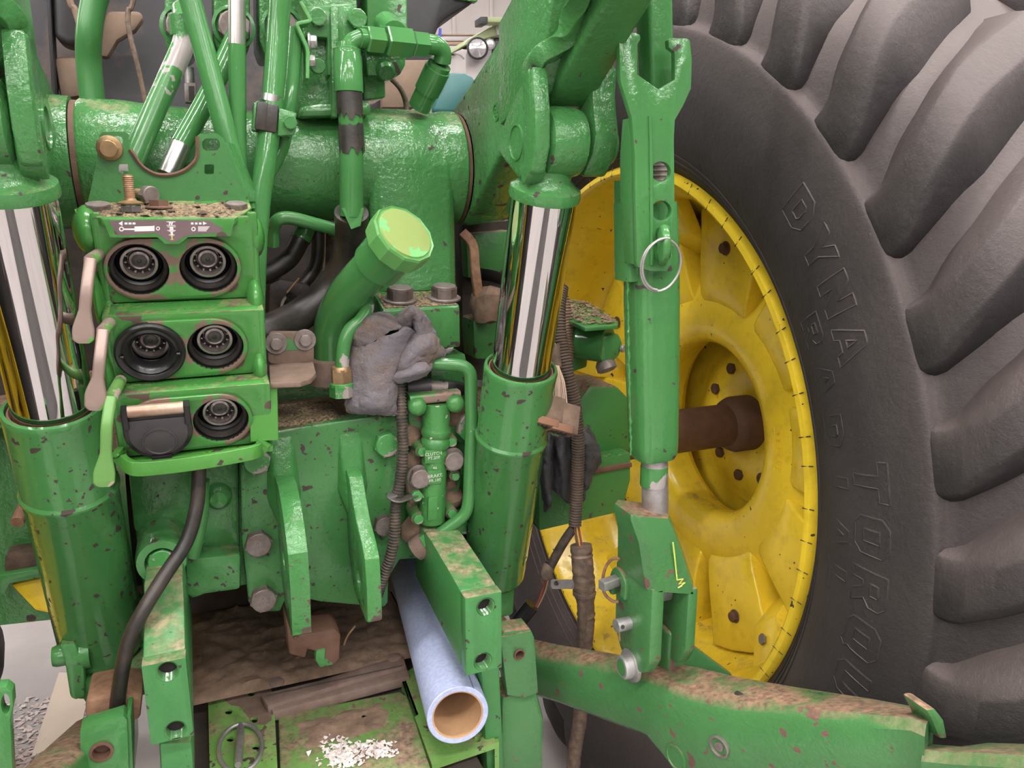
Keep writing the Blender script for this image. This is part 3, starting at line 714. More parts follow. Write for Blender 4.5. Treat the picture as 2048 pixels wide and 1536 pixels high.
G().tube(ring, .0014, 8, False).obj('latch_ring', 'zinc', ll)
G().tube([p + V((.0006, -.0022, .0012)) for p in ring[10:34]], .0014, 8).obj('latch_ring', 'zinc', ll)
rod = G().tube([lx(1309, 905, .765), lx(1311, 1060, .765)], .0163, 32).obj('lower_rod', 'zinc', ll)
px = lx(1308, 952, .765)
G().lathe(px, ZP, [(.01645, -.012), (.0168, -.010), (.0168, .012), (.01645, .014)], 32).obj('paint_remnant', 'green_scraped', rod)
# clevis fork
CY = .722
cf = part('clevis', ll)
fl = lambda px, py: at(px, py, Y=CY)
def csec(pxl, pxr, py, dep, y0=0.):
    a, b = fl(pxl, py), fl(pxr, py); c = .010
    return [a + V((0, y0 + c, 0)), a + V((c * .8, y0, 0)), b + V((-c * .8, y0, 0)), b + V((0, y0 + c, 0)), b + V((0, y0 + dep - c, 0)), b + V((-c, y0 + dep, 0)), a + V((c, y0 + dep, 0)), a + V((0, y0 + dep - c, 0))]
G().loft([csec(1281, 1358, 1043, .058, .012), csec(1279, 1362, 1052, .062, .010), csec(1290, 1374, 1095, .07, .004), csec(1298, 1395, 1168, .085), csec(1301, 1397, 1186, .088)]).obj('head', 'green_link', cf, sharp=30)
def prong(xl, xr, ybot, pxs, round_):
    sec = []
    a0, a1 = fl(xl, 1180), fl(xr, 1180); b0, b1 = fl(xl + 2, ybot), fl(xr + 1, ybot)
    th = a1.x - a0.x; pts = [V((a0.x, CY, a0.z)), V((a0.x, CY, b0.z + .03)), V((a0.x, CY + .012, b0.z + .008)), V((a0.x, CY + .04, b0.z - .002)), V((a0.x, CY + .07, b0.z + .01)), V((a0.x, CY + .086, b0.z + .035)), V((a0.x, CY + .088, a0.z))]
    return G().plate(pts, XP * th).obj('prong', 'green_link', cf, bevel=.004)
prong(1304, 1331, 1368, None, 0); prong(1377, 1398, 1345, None, 0)
G().hull([fl(1334, 1190) + V((0, .02, 0)), fl(1372, 1180) + V((0, .02, 0)), fl(1372, 1222) + V((0, .03, 0)), fl(1334, 1232) + V((0, .03, 0)), fl(1334, 1190) + V((0, .06, 0)), fl(1372, 1180) + V((0, .06, 0)), fl(1372, 1222) + V((0, .06, 0)), fl(1334, 1232) + V((0, .06, 0))]).obj('spacer', 'zinc', cf, bevel=.002)
xl = fl(1304, 1250).x
p = at(1262, 1245, X=xl)
G().lathe(p, -XP, [(.0155, -.001), (.0175, .0005), (.0178, .0015), (.0165, .002), (.014, -.0005)], 28).obj('stop_hole', 'green_link', cf)
G().tube([p + XP * .02, p - XP * .022], .0085, 24).obj('stop_pin', 'zinc', cf, bevel=0)
G().tube([p + V((-.017, -.009, .002)), p + V((-.017, .0095, 0))], .0026, 10).obj('cross_hole', 'dark_gap', cf)
G().tube([p + V((-.015, .004, -.009)), p + V((-.014, .003, -.024))], .0018, 8).obj('split_pin', 'brass', cf)
p2 = at(1262, 1330, X=xl)
G().lathe(p2, -XP, [(.022, -.002), (.0215, .003), (.016, .0035), (.0155, .0125), (.0135, .0145), (0, .0145)], 32).obj('draft_pin', 'zinc', cf, sharp=30)
G().lathe(p2, -XP, [(.0105, .0144), (.0105, .0149), (0, .015)], 24).obj('pin_paint', 'green', cf)
G().tube([at(p[0], p[1], Y=CY - .0005) for p in ((1346, 1085), (1349, 1110), (1352, 1140), (1354, 1160), (1366, 1158), (1358, 1168), (1370, 1165), (1356, 1176), (1364, 1172))], .0011, 5).obj('paint_mark', 'mark_yellow', cf)
# side ear with quick-lock pin
ep = at(1240, 1168, X=xl - .004)
G().bar(spl([ep + V((0, -.012, -.012)), ep + V((0, -.013, .006)), ep + V((0, 0, .016)), ep + V((0, .012, .008)), ep + V((0, .02, -.02))], 5), .013, .008, (1, 0, 0), .6).obj('pin_ear', 'green_link', cf)
q0, q1 = at(1243, 1157, X=xl + .0), at(1203, 1172, X=xl - .032)
G().bar([q0, q1], .0125, .0125, ZP, .25).obj('lock_pin', 'zinc', cf)
G().tube(spl([at(1240, 1118, X=xl - .01), at(1225, 1118, X=xl - .015), at(1211, 1135, X=xl - .02), at(1205, 1165, X=xl - .022), at(1210, 1188, X=xl - .02), at(1225, 1202, X=xl - .012), at(1238, 1203, X=xl - .006)], 6), .0021, 8).obj('pin_bail', 'rust', cf)

# ------------------------------------------------------------------ lower link
lw_ = thing('lower_link', 'heavy green lower hitch arm crossing the bottom right, soil caked on top', 'hitch arm', at(1300, 1440, Y=.74))
def lsec(t0, t1, bt, Y0, wx, wy, rnd=.012):
    """section through the arm: t0 far top edge px, t1 near top edge px, bt near bottom px"""
    a = at(*t0, Y=Y0 + wy); b = at(*t1, Y=Y0); c = at(*bt, Y=Y0); d_ = a + (c - b)
    def lerp(p, q, r_): return p + (q - p).normalized() * r_
    return [lerp(a, b, rnd), lerp(b, a, rnd), lerp(b, c, rnd), lerp(c, b, rnd), lerp(c, d_, rnd), lerp(d_, c, rnd), lerp(d_, a, rnd), lerp(a, d_, rnd)]
secs = [lsec((1060, 1268), (1050, 1310), (1050, 1396), .96, 0, .05), lsec((1120, 1282), (1110, 1322), (1110, 1412), .90, 0, .05), lsec((1215, 1298), (1205, 1335), (1205, 1447), .82, 0, .05), lsec((1300, 1312), (1292, 1356), (1290, 1480), .755, 0, .05), lsec((1400, 1325), (1375, 1395), (1370, 1580), .685, 0, .055), lsec((1480, 1346), (1462, 1412), (1452, 1580), .63, 0, .06), lsec((1600, 1368), (1590, 1422), (1580, 1600), .56, 0, .055), lsec((1740, 1391), (1728, 1435), (1720, 1610), .492, 0, .05), lsec((1835, 1410), (1822, 1440), (1818, 1600), .452, 0, .045), lsec((1868, 1425), (1850, 1452), (1846, 1590), .438, 0, .04)]
def_a = [V((.357, 1.20, .70)), V((.333, 1.20, .70)), V((.32, 1.20, .69)), V((.32, 1.20, .63)), V((.333, 1.20, .62)), V((.357, 1.20, .62)), V((.37, 1.20, .63)), V((.37, 1.20, .69))]
arm = G().loft([def_a] + secs).obj('arm', 'green_link', lw_, sharp=50)
# upright lug between the clevis prongs
la = [at(*p, Y=.752) for p in ((1338, 1268), (1352, 1262), (1380, 1285), (1455, 1342), (1470, 1352), (1440, 1385), (1338, 1398))]
G().plate(la, V((-.004, .03, .002))).obj('lug', 'green_link', lw_, bevel=.006, seg=3)
for qx, qy, rx in ((1483, 1385, .0085), (1527, 1398, .004)):
    c, n_ = hit(arm, qx, qy); G().lathe(c, n_, [(0, .0006), (rx * .9, .0006), (rx, .0003), (rx * 1.1, -.002)], 20).obj('grease_hole', 'dark_gap', arm)
c, n_ = hit(arm, 1440, 1492); G().lathe(c, n_, [(.013, -.006), (.0135, .003), (.0115, .0038), (.010, -.001), (.006, -.002), (.0055, .003), (0, .003)], 24).obj('plug', 'steel_dull', arm)
c, n_ = hit(arm, 1352, 1515); G().lathe(c, n_, [(.017, -.006), (.017, .0015), (.0145, .002), (.0135, .0005), (0, .0005)], 24).obj('plug', 'green_link', arm)
# telescoping end
G().loft([lsec((1868, 1486), (1842, 1502), (1842, 1600), .437, 0, .03), lsec((1925, 1490), (1905, 1508), (1903, 1600), .415, 0, .03), lsec((1980, 1482), (1950, 1510), (1950, 1600), .395, 0, .035), lsec((2120, 1486), (2080, 1518), (2080, 1620), .35, 0, .035)]).obj('slide_bar', 'green_link', lw_, sharp=50)
G().plate(ats([(1852, 1420), (1872, 1418), (1890, 1440), (1898, 1480), (1880, 1480), (1866, 1445)], Y=.446), YP * .03).obj('end_lip', 'green_link', lw_, bevel=.004)


# ------------------------------------------------------------------ remote valve block with hydraulic couplers
vb = thing('valve_block', 'green three-tier hydraulic valve block with six coupler ports', 'valve block', at(380, 930, Y=.95))
NV = V((0, -math.cos(R(20)), -math.sin(R(20)))); VV = V((0, -math.sin(R(20)), math.cos(R(20))))
xl, xr = at(205, 520, Y=.88).x, at(508, 520, Y=.88).x
TIERS = [((278, 541), (417, 531), .885), ((301, 702), (431, 690), .878), ((317, 850), (442, 838), .872)]
cent = [(at(*a, Y=y), at(*b, Y=y)) for a, b, y in TIERS]
edges = []
for i, (a, b) in enumerate(cent):
    # keep both ports of a tier at one height
    z = (a.z + b.z) / 2; a.z = b.z = z; mid = V(((xl + xr) / 2, a.y, z))
    hu, h0, h1 = (xr - xl) / 2, -.038, .041
    q = lambda u, v: mid + XP * u + VV * v
    outer = [q(-hu, h0), q(hu, h0), q(hu, h1), q(-hu, h1)]
    holes = [circ(c, XP, VV, .0292, 32) for c in (a, b)]
    G().plate(outer, -NV * .012, holes).obj('face', 'green_valve', vb, bevel=.0015)
    cx = (a.x + b.x) / 2; hw = (b.x - a.x) / 2
    pad = [V((cx, mid.y, z)) + NV * .004 + XP * (math.copysign(hw - .004, math.cos(t)) + .0365 * math.cos(t)) + VV * (.0345 * math.sin(t)) for t in [2 * math.pi * (k + .5) / 44 for k in range(44)]]
    G().plate(pad, -NV * .0045, [circ(c + NV * .004, XP, VV, .0285, 32) for c in (a, b)]).obj('pad', 'pad_worn', vb, bevel=.0012)
    edges.append((q(-hu, h1), q(hu, h1), q(-hu, h0), q(hu, h0)))
for i in range(2):    # ledge over each lower tier
    a, b = edges[i][2], edges[i][3]; c, d_ = edges[i + 1][0], edges[i + 1][1]
    G().plate([a, b, d_, c], V((0, .004, -.006))).obj('ledge', 'green_valve', vb, bevel=.001)
side = [edges[0][0], edges[0][2], edges[1][0], edges[1][2], edges[2][0], edges[2][2]]
ztop = at(340, 424, Y=.868).z
prof_ = [V((0, p.y, p.z)) for p in side]; prof_ = [V((0, .868, ztop))] + prof_ + [V((0, .99, prof_[-1].z)), V((0, .99, ztop))]
for x_, nm in ((xl - .006, 'side'), (xr - .004, 'side')):
    G().plate([p + XP * x_ for p in prof_], XP * .010).obj(nm, 'green_valve', vb, bevel=.003)
G().box(((xl + xr) / 2, .985, (ztop + side[-1].z) / 2), (xr - xl, .012, ztop - side[-1].z)).obj('back', 'green_valve', vb)
bx0 = edges[0][0]; G().plate([V((xl, .872, bx0.z - .004)), V((xr, .872, bx0.z - .004)), V((xr, .869, ztop - .004)), V((xl, .869, ztop - .004))], YP * .11).obj('brow', 'green_valve', vb, bevel=.003)
# couplers
def coupler(c, style):
    e = part('coupler', vb); e.location = c - wloc(vb)
    L = lambda nm, pr, mt, s=36: G().lathe(c, NV, pr, s).obj(nm, mt, e, sharp=30)
    L('boot', [(.0285, .002), (.0285, -.006), (.0272, -.010), (.0268, -.018), (.0240, -.020), (.0225, -.024), (.0225, -.045), (0, -.045)], 'black_plastic')
    L('boot_lip', [(.0268, -.006), (.0275, -.003), (.0255, -.002), (.0235, -.007), (.024, -.012)], 'black_rubber')
    L('outer_sleeve', [(.0215, -.030), (.0215, -.0175), (.0205, -.0165), (.0198, -.019), (.0198, -.03)], 'black_plastic')
    L('collar', [(.0188, -.035), (.0188, -.0145), (.0180, -.0135), (.0155, -.0135), (.0150, -.0145), (.0148, -.035)], 'coupler_steel')
    L('inner_seat', [(.0148, -.028), (.0120, -.030), (.0118, -.036), (0, -.036)], 'bare_dark')
    for k in range(12):
        a = R(30 * k + 8); p = c + (XP * math.cos(a) + VV * math.sin(a)) * .0136 - NV * .0225
        G().lathe(p, NV, [(.0, -.0016), (.0011, -.0011), (.0016, 0), (.0011, .0011), (0, .0016)], 10).obj('ball', 'coupler_steel', e)
    L('poppet', [(.0122, -.034), (.0122, -.0265), (.0116, -.0255), (.0105, -.0250), (.0108, -.0235), (.0098, -.0215), (.0075, -.0205)], 'coupler_steel')
    L('poppet_tip', [(.0075, -.0206), (.0066, -.0200), (.0022, -.0196), (.0016, -.0205), (0, -.0205)], 'bare_dark')
    return e
for i, (a, b) in enumerate(cent):
    for j, c in enumerate((a, b)):
        if i == 2 and j == 0: continue
        e = coupler(c, 0)
        if i == 1 and j == 0:       # rubber guard ring
            G().lathe(c + NV * .004, NV, [(.0335, -.004), (.0345, -.001), (.034, .003), (.032, .0045), (.029, .0035), (.027, .002), (.0245, .0035), (.0215, .001), (.0185, -.004), (.0180, -.012)], 48).obj('guard_ring', 'black_rubber_shine', e)
            for s in (-1, 1): G().tube([c + NV * .008 + XP * s * .025 - VV * .002, c + NV * .008 + XP * s * .0285 - VV * .002], .0016, 8).obj('guard_tab', 'black_rubber_shine', e)
# hinged dust cap on the lowest left port
c = cent[2][0]; dc = part('dust_cap', vb); dc.location = c - wloc(vb)
o3 = c + NV * .0065
arc = [o3 + XP * (.0335 * math.cos(t)) + VV * (.0335 * math.sin(t) - .002) for t in [R(180 + 10 * k) for k in range(19)]]
lid = arc + [o3 + XP * .0325 + VV * .020, o3 - XP * .0325 + VV * .020]
G().plate(lid, NV * .005).obj('lid', 'black_plastic', dc, bevel=.0015)
arc2 = [o3 + NV * .005 + XP * (.0285 * math.cos(t)) + VV * (.0285 * math.sin(t) - .002) for t in [R(180 + 10 * k) for k in range(19)]]
G().plate(arc2 + [o3 + NV * .005 + XP * .0285 + VV * .016, o3 + NV * .005 - XP * .0285 + VV * .016], NV * .0018).obj('lid_inset', 'grey_plastic', dc, bevel=.0008)
G().lathe(o3 + NV * .0068 - VV * .012, NV, [(.0175, -.001), (.017, .0008), (.0155, .001), (.015, .0002), (0, .0006)], 32).obj('lid_button', 'grey_plastic', dc)
G().box(o3 + NV * .006 - VV * .0345, (.020, .006, .008), Matrix.Rotation(R(20), 3, 'X')).obj('lid_tab', 'black_plastic', dc, bevel=.001)
G().tube([o3 + VV * .0255 - XP * .0265 + NV * .002, o3 + VV * .0255 + XP * .0265 + NV * .002], .0065, 20).obj('hinge_pin', 'hinge_metal', dc)
for s in (-1, 1): G().bar([o3 + VV * .031 + XP * s * .0295 + NV * .003, o3 + VV * .008 + XP * s * .0295 + NV * .003], .006, .012, NV, .4).obj('hinge_knuckle', 'black_plastic', dc)
# lower drip lip
lp = [(236, 900), (242, 918), (264, 935), (300, 936), (400, 924), (500, 906), (520, 897), (529, 884)]
pt = [at(p[0], p[1], Y=.855 if 1 < i < 6 else .87) for i, p in enumerate(lp)]
G().bar(spl(pt, 4), .007, .0155, (0, 0, 1), .25).obj('drip_lip', 'green_drip', vb)
G().plate([edges[2][2] + V((-.005, -.012, -.002)), edges[2][3] + V((.005, -.012, -.002)), edges[2][3] + V((.005, .1, -.002)), edges[2][2] + V((-.005, .1, -.002))], ZP * -.006).obj('bottom', 'green_drip', vb, bevel=.001)
G().bar([at(526, 770, Y=.875), at(529, 880, Y=.875)], .006, .03, XP, .3).obj('edge_flange', 'green_drip', vb)
# bulges along the flanks
for px_, py_, rx, rz in ((180, 460, .016, .026), (508, 472, .011, .024), (509, 598, .010, .026), (517, 728, .009, .024), (200, 600, .006, .03), (222, 745, .006, .03)):
    c = at(px_, py_, Y=.905); vs = G().lathe(V((0, 0, 0)), ZP, [(max(math.sin(R(18 * k)), 0) if 0 < k < 10 else 0, -math.cos(R(18 * k))) for k in range(11)], 20)
    vs.v = [c + V((p.x * rx, p.y * .032, p.z * rz)) for p in vs.v]; vs.obj('side_boss', 'green_valve', vb, sharp=60)
# decal shield
dy = .8615
sh = px_plate(vb, 'decal_shield', 'green_valve', [(203, 437), (471, 436), (462, 473), (376, 475), (358, 489), (330, 489), (315, 475), (220, 476)], dy, .006, bevel=.001)
px_plate(sh, 'decal', 'decal', [(218, 441), (300, 440), (420, 441), (432, 450), (446, 457), (440, 465), (420, 467), (385, 469), (368, 474), (352, 484), (338, 484), (325, 474), (310, 466), (260, 470), (236, 470), (228, 458), (222, 450)], dy - .0003, .0004, bevel=0)
wy = dy - .0006
def wm(name, pts, m='decal_white'): px_plate(sh, name, m, pts, wy, .0004, bevel=0)
wm('arrow_mark', [(237, 447), (245, 442), (245, 452)])
for k in range(3): wm('dash_mark', [(249 + 8 * k, 445), (255 + 8 * k, 445), (255 + 8 * k, 449), (249 + 8 * k, 449)])
wm('cylinder_mark', [(247, 457), (269, 457), (269, 453), (305, 452), (309, 451), (309, 462), (269, 463), (269, 460), (247, 460)])
for qx, qy, r_ in ((243, 458, 5), (316, 457, 4), (387, 458, 4.5)):
    G().plate(ats(pxc(qx, qy, r_, 16), Y=wy), YP * .0004, [ats(pxc(qx, qy, r_ * .55, 16), Y=wy)]).obj('eyelet_mark', 'decal_white', sh)
for k in range(3): wm('dash_mark', [(382 + 8 * k, 445), (387 + 8 * k, 445), (387 + 8 * k, 449), (382 + 8 * k, 449)])
wm('arrow_mark', [(406, 443), (414, 447), (406, 450)])
for k in range(4): wm('cylinder_mark', [(396, 453 + 2.6 * k), (419 - 2 * k, 453 + 2.6 * k), (419 - 2 * k, 454.6 + 2.6 * k), (396, 454.6 + 2.6 * k)])
for body, qx, qy in (('IV', 342, 447), ('III', 343, 457), ('II', 343.5, 466), ('I', 344, 475)):
    text(body, at(qx, qy, Y=wy), XP, ZP, .0046, 'decal_white' if body != 'I' else 'decal_yellow', sh, 'numeral', .0002, stroke=.0003)
    w2 = {'IV': 9, 'III': 8.5, 'II': 6, 'I': 3.2}[body]
    for dy_ in (-4, 3.2): wm('serif_mark', [(qx - w2, qy + dy_), (qx + w2, qy + dy_), (qx + w2, qy + dy_ + 1.2), (qx - w2, qy + dy_ + 1.2)], 'decal_white' if body != 'I' else 'decal_yellow')
# soiled top shelf and the fasteners left on it
def shf(px, py): return at(px, py, Y=.8615 + (437 - py) / 33 * .0685)
SN = (shf(470, 437) - shf(200, 437)).cross(shf(335, 404) - shf(335, 437)).normalized()
tp = [shf(203, 437), shf(471, 436), shf(490, 425), shf(503, 416), shf(498, 400), shf(180, 402), shf(172, 412), shf(148, 418), shf(150, 424), shf(178, 426)]
top = G().plate(tp, SN * -.007).obj('top_shelf', 'green_valve', vb, bevel=.001)
def soilf(u, v):
    a = shf(186 + u * 14, 434 - v * 26 + u * 0); b = shf(468 + v * 25, 434 - v * 26); p = a + (b - a) * u
    e = min(u, 1 - u, v, 1 - v); return p + SN * (.0005 + (random.random() * .0022 if e > .02 else -.001))
G().grid(soilf, 60, 14).obj('soil', 'litter', top)
for k in range(36):
    u, v = random.random(), random.random(); p = soilf(u, v); s_ = random.uniform(.0012, .0035)
    G().hull([p + V((random.gauss(0, s_), random.gauss(0, s_), abs(random.gauss(0, s_ * .6)))) for _ in range(9)]).obj('clod', 'soil_dark', top)
bolt(vb, shf(197, 419), SN, .0125, .0065, 'steel_dull', rot=12, name='cap_screw')
bolt(vb, shf(473, 417), SN, .0115, .0065, 'steel_dull', rot=25, name='cap_screw')
b1 = thing('loose_bolt', 'rusty flanged bolt standing on its head on the valve block shelf', 'bolt', shf(263, 424), 'loose fasteners on the shelf')
p = shf(263, 425)
p = p + SN * .0005
bolt(b1, p, ZP, .0105, .0075, 'steel', name='head', rot=5)
G().lathe(p + ZP * .0075, ZP, [(0, 0), (.012, 0), (.0125, .0015), (.010, .0028), (.006, .004), (.0055, .005)], 28).obj('flange', 'brass', b1)
pr = [(.0053, .004)]
for k in range(12): pr += [(.0053, .006 + k * .0019), (.0045, .0069 + k * .0019)]
G().lathe(p + ZP * .0075, ZP, pr + [(.0045, .029), (0, .0295)], 20).obj('threaded_shank', 'bolt_thread', b1, sharp=20)
b2 = thing('loose_bolt', 'grey hex bolt lying on its side against the bracket plate', 'bolt', shf(300, 407), 'loose fasteners on the shelf')
p = shf(296, 408) + ZP * .0095; ax_ = V((.55, -.75, -.1))
bolt(b2, p, ax_, .0105, .008, 'steel_dull', name='head', rot=0); G().tube([p, p - ax_.normalized() * .022], .005, 14).obj('threaded_shank', 'bolt_thread', b2)
b3 = thing('loose_nut', 'dark rusty flange nut lying on the valve block shelf', 'nut', shf(320, 420), 'loose fasteners on the shelf')
p = shf(319, 419)
g = G().lathe(p, ZP, [(.0055, .001), (.0135, .001), (.0135, .0022), (.010, .0035)], 28); u, w_ = perp(ZP)
h6 = lambda q, z: [p + ZP * z + (u * math.cos(R(60 * i)) + w_ * math.sin(R(60 * i))) * q for i in range(6)]
g.loft([h6(.0105, .002), h6(.0105, .0095), h6(.006, .0097), h6(.0055, .002)], cap=False); g.obj('nut_body', 'rust_brown', b3, sharp=30)
# control levers
def lever(pts, Y, lab, scr):
    t = thing('coupler_lever', lab, 'lever', at(*pts[-1], Y=Y), 'coupler release levers')
    path = spl([at(p[0], p[1], Y=Y + (.012 if i == 0 else 0)) for i, p in enumerate(pts)], 6); n = len(path)
    ws = []; 
    for i in range(n):
        q = i / (n - 1); ws.append(.0105 + (.0085 * max(0, min(1, (q - .5) / .28))) - (.008 * max(0, (q - .93) / .07)))
    G().bar(path, ws, [.010 - .004 * i / n for i in range(n)], (0, -1, 0), .6).obj('handle', scr, t)
    G().tube([path[0] + V((0, .0, 0)), path[0] + V((.004, .06, .004))], .006, 12).obj('pivot', scr, t)
lever([(181, 520), (174, 575), (170, 620), (167, 655), (168, 686)], .825, 'bare metal spoon lever highest on the left of the valve block', 'lever_worn')
lever([(206, 662), (200, 715), (196, 755), (192, 785), (191, 820)], .815, 'bare metal spoon lever in the middle on the left of the valve block', 'lever_worn')
lever([(222, 795), (214, 850), (212, 905), (209, 940), (208, 972)], .805, 'green painted spoon lever lowest on the left of the valve block', 'lever_green')
# bracket plate standing behind the shelf
br = thing('bracket_plate', 'green sheet bracket with half-round cut-out standing above the valve block', 'bracket', at(335, 402, Y=.935))
U = [(257, 268), (260, 298), (268, 309), (284, 331), (306, 345), (328, 349), (353, 346), (377, 334), (394, 312), (394, 272)]
px_plate(br, 'plate', 'green', [(176, 403), (191, 336), (197, 290), (199, 270), (206, 264), (250, 263)] + U + [(400, 267), (432, 266), (446, 275), (452, 290), (489, 383), (491, 403)], .935, .004,
         [rr(237, 328, 257, 348, 3), rr(409, 329, 428, 348, 3), rr(214, 272, 246, 298, 9), rr(404, 277, 440, 301, 10)], bevel=.001)
fl_ = ats([(450, 285), (489, 383), (491, 403)], Y=.937); G().plate(fl_ + [p + V((.012, .03, 0)) for p in reversed(fl_)], V((.003, .001, 0))).obj('side_flange', 'green', br)
bb = at(219, 296, Y=.93); bolt(br, bb, V((-.05, -1, -.15)), .0095, .010, 'brass', flange=True, shank=.02, name='stud_bolt')
tr = [at(p[0], p[1] + 1, Y=.9335) for p in U[1:]]; G().tube(spl(tr, 3), .0022, 6).obj('worn_edge', 'rust_brown', br)

# ------------------------------------------------------------------ steel tubes and hoses above the block
def pipe(name, lab, cat, pts, r, mat, group=None, n=6, rad=None, seg=18):
    P = [at(p[0], p[1], Y=p[2]) for p in pts]
    path = bend(P, rad, 8) if rad else spl(P, n)
    return tag(G().tube(path, r, seg).obj(name, mat), lab, cat, group)
def tpipe(name, lab, cat, pts, group=None): 
    P = [at(p[0], p[1], Y=p[2]) for p in pts]; return thing(name, lab, cat, P[-1], group), P
gr_ = 'green steel tubes above the valve block'
t, P = tpipe('hydraulic_tube', 'stout scraped green tube curving down left from the valve fitting', 'tube', [(366, 20, 1.09), (369, 55, 1.06), (366, 90, 1.055), (345, 140, 1.045), (305, 230, 1.03), (262, 330, 1.01), (250, 360, 1.01)], gr_)
G().tube(spl(P, 6), .0128, 20).obj('tube', 'green_scraped', t)
G().lathe(at(369, 55, Y=1.06), ZP, [(.0128, -.012), (.0165, -.01), (.0165, .012), (.0128, .014)], 24).obj('nut', 'green', t)
t, P = tpipe('hydraulic_tube', 'straight scraped green tube slanting down to the bracket plate corner', 'tube', [(305, -280, .99), (370, -40, .985), (408, 100, .98), (450, 260, .97), (492, 420, .965)], gr_)
G().tube(spl(P, 4), .0118, 20).obj('tube', 'green_scraped2', t)
t, P = tpipe('hydraulic_tube', 'slanting green tube behind with a bare chrome lower end', 'tube', [(478, 60, 1.06), (420, 185, 1.04), (362, 290, 1.02), (335, 350, 1.01)], gr_)
G().tube(spl(P[:3], 4), .0118, 20).obj('tube', 'green_smooth', t); G().tube(P[2:], .0118, 20).obj('bare_end', 'zinc_bright', t)
t, P = tpipe('hydraulic_tube', 'upright slim green tube with bare metal top', 'tube', [(474, -280, .985), (474, 90, .985), (475, 240, .985), (477, 330, .98), (484, 420, .975)], gr_)
G().tube(P[:2], .0096, 18).obj('bare_end', 'zinc_bright', t); G().tube(spl(P[1:], 4), .0098, 18).obj('tube', 'green_smooth', t)
t, P = tpipe('hydraulic_tube', 'long green tube running down through the black clamp', 'tube', [(575, -280, 1.0), (562, -40, .99), (556, 60, .99), (545, 200, .985), (530, 330, .975), (517, 430, .97), (510, 560, .96), (505, 760, .96)], gr_)
G().tube(spl(P, 5), .0125, 20).obj('tube', 'green_smooth', t)
G().tube([at(544, 192, Y=.9848), at(542, 206, Y=.9845)], .0129, 20).obj('bare_end', 'zinc_bright', t)
t, P = tpipe('hydraulic_tube', 'slim green tube behind the clamped one', 'tube', [(590, 60, 1.03), (585, 130, 1.02), (577, 210, 1.01), (560, 300, 1.01), (505, 400, 1.0), (500, 470, 1.0)], gr_)
G().tube(spl(P, 5), .0095, 18).obj('tube', 'green_smooth', t)
cl = thing('tube_clamp', 'square black rubber tube clamp in a green bracket', 'clamp', at(545, 270, Y=.975))
for a, b in ((513, 533), (533.5, 554)): px_plate(cl, 'rubber_half', 'black_rubber', [(a + 1, 202 + (a - 513) * .25), (b + 4, 205 + (a - 513) * .25), (b - 1, 262 + (a - 513) * .2), (a - 4, 258 + (a - 513) * .2)], .965, .035, bevel=.002)
px_plate(cl, 'bracket', 'green', [(558, 215), (594, 226), (588, 270), (555, 272)], .966, .04, bevel=.002); bolt(cl, at(580, 246, Y=.966), -YP, .008, .006, 'green')
cb = px_plate(cl, 'back_strap', 'green', [(508, 205), (518, 200), (512, 262), (506, 258)], .968, .03, bevel=.001)
# valve bodies behind the tubes
for i, (x0, x1, lab) in enumerate(((328, 392, 'green valve body farthest left behind the tubes'), (425, 500, 'green valve body in the middle behind the tubes'), (516, 602, 'green valve body on the right behind the tubes'))):
    t = thing('valve_section', lab, 'valve', at((x0 + x1) / 2, 110, Y=1.13), 'valve bodies behind the tubes')
    px_plate(t, 'body', 'green_cast', [(x0, -220), (x1, -220), (x1, 95), (x1 - 12, 108), (x0 + 12, 108), (x0 + 2, 80)], 1.10, .10, bevel=.004)
    cx = (x0 + x1) / 2
    G().lathe(at(cx + 5, 55, Y=1.10), -YP, [(.026, -.002), (.026, .003), (.022, .004)], 32).obj('port_ring', 'green', t)
    bolt(t, at(cx + 5, 55, Y=1.098), -YP, .020, .012, 'steel_dull', rot=20, name='port_nut')
# formed strap with two studs
st = thing('formed_strap', 'zigzag green strap bolted beside the cover tower', 'strap', at(612, 150, Y=1.02))
pp = [at(p[0], p[1], Y=1.025) for p in ((598, 8), (619, 46), (590, 52), (611, 98), (613, 108), (612, 160))]
G().bar(bend(pp, .003, 4), .028, .0042, (1, 0, .25), .3).obj('strap', 'green_pale', st)
bolt(st, at(617, 84, Y=1.02), V((1, -.2, 0)), .008, .010, 'zinc', flange=True); bolt(st, at(617, 122, Y=1.02), V((1, -.2, 0)), .007, .008, 'zinc')
# hose with elbow fitting, worn black paint
t, P = tpipe('hydraulic_hose', 'thick green hose with flaking paint hanging from an elbow fitting', 'hose', [(698, 180, 1.0), (702, 260, .998), (703, 340, .996), (703, 432, 1.0)])
G().tube(spl([at(742, 76, Y=1.0), at(722, 77, Y=1.0), at(704, 86, Y=1.0), at(697, 102, Y=1.0), at(697, 125, Y=1.0)], 6), .0108, 18).obj('elbow', 'green_smooth', t)
G().lathe(at(698, 186, Y=1.0), ZP, [(.0135, 0), (.0175, .001), (.0175, .042), (.0165, .044), (.0165, .050), (.013, .052), (.0125, .057), (.010, .058)], 28).obj('crimp_sleeve', 'green_smooth', t)
hp_ = spl(P, 6); G().tube(hp_, .0150, 22).obj('hose_outer', 'green_smooth', t)
for y0, y1 in ((187, 231), (249, 301)):
    sg = G().tube([at(698 + (q - 180) * .05, q, Y=.9993 - .00003 * (q - 187)) for q in [y0 + (y1 - y0) * k / 6 for k in range(7)]], .0158, 26, False)
    for k in range(26):
        sg.v[k].z += random.uniform(-.004, .002) if y0 > 200 else 0; sg.v[-1 - k].z += random.uniform(-.008, .004)
    sg.obj('flaked_patch', 'black_rubber', t)
tip = at(703, 432, Y=1.0)
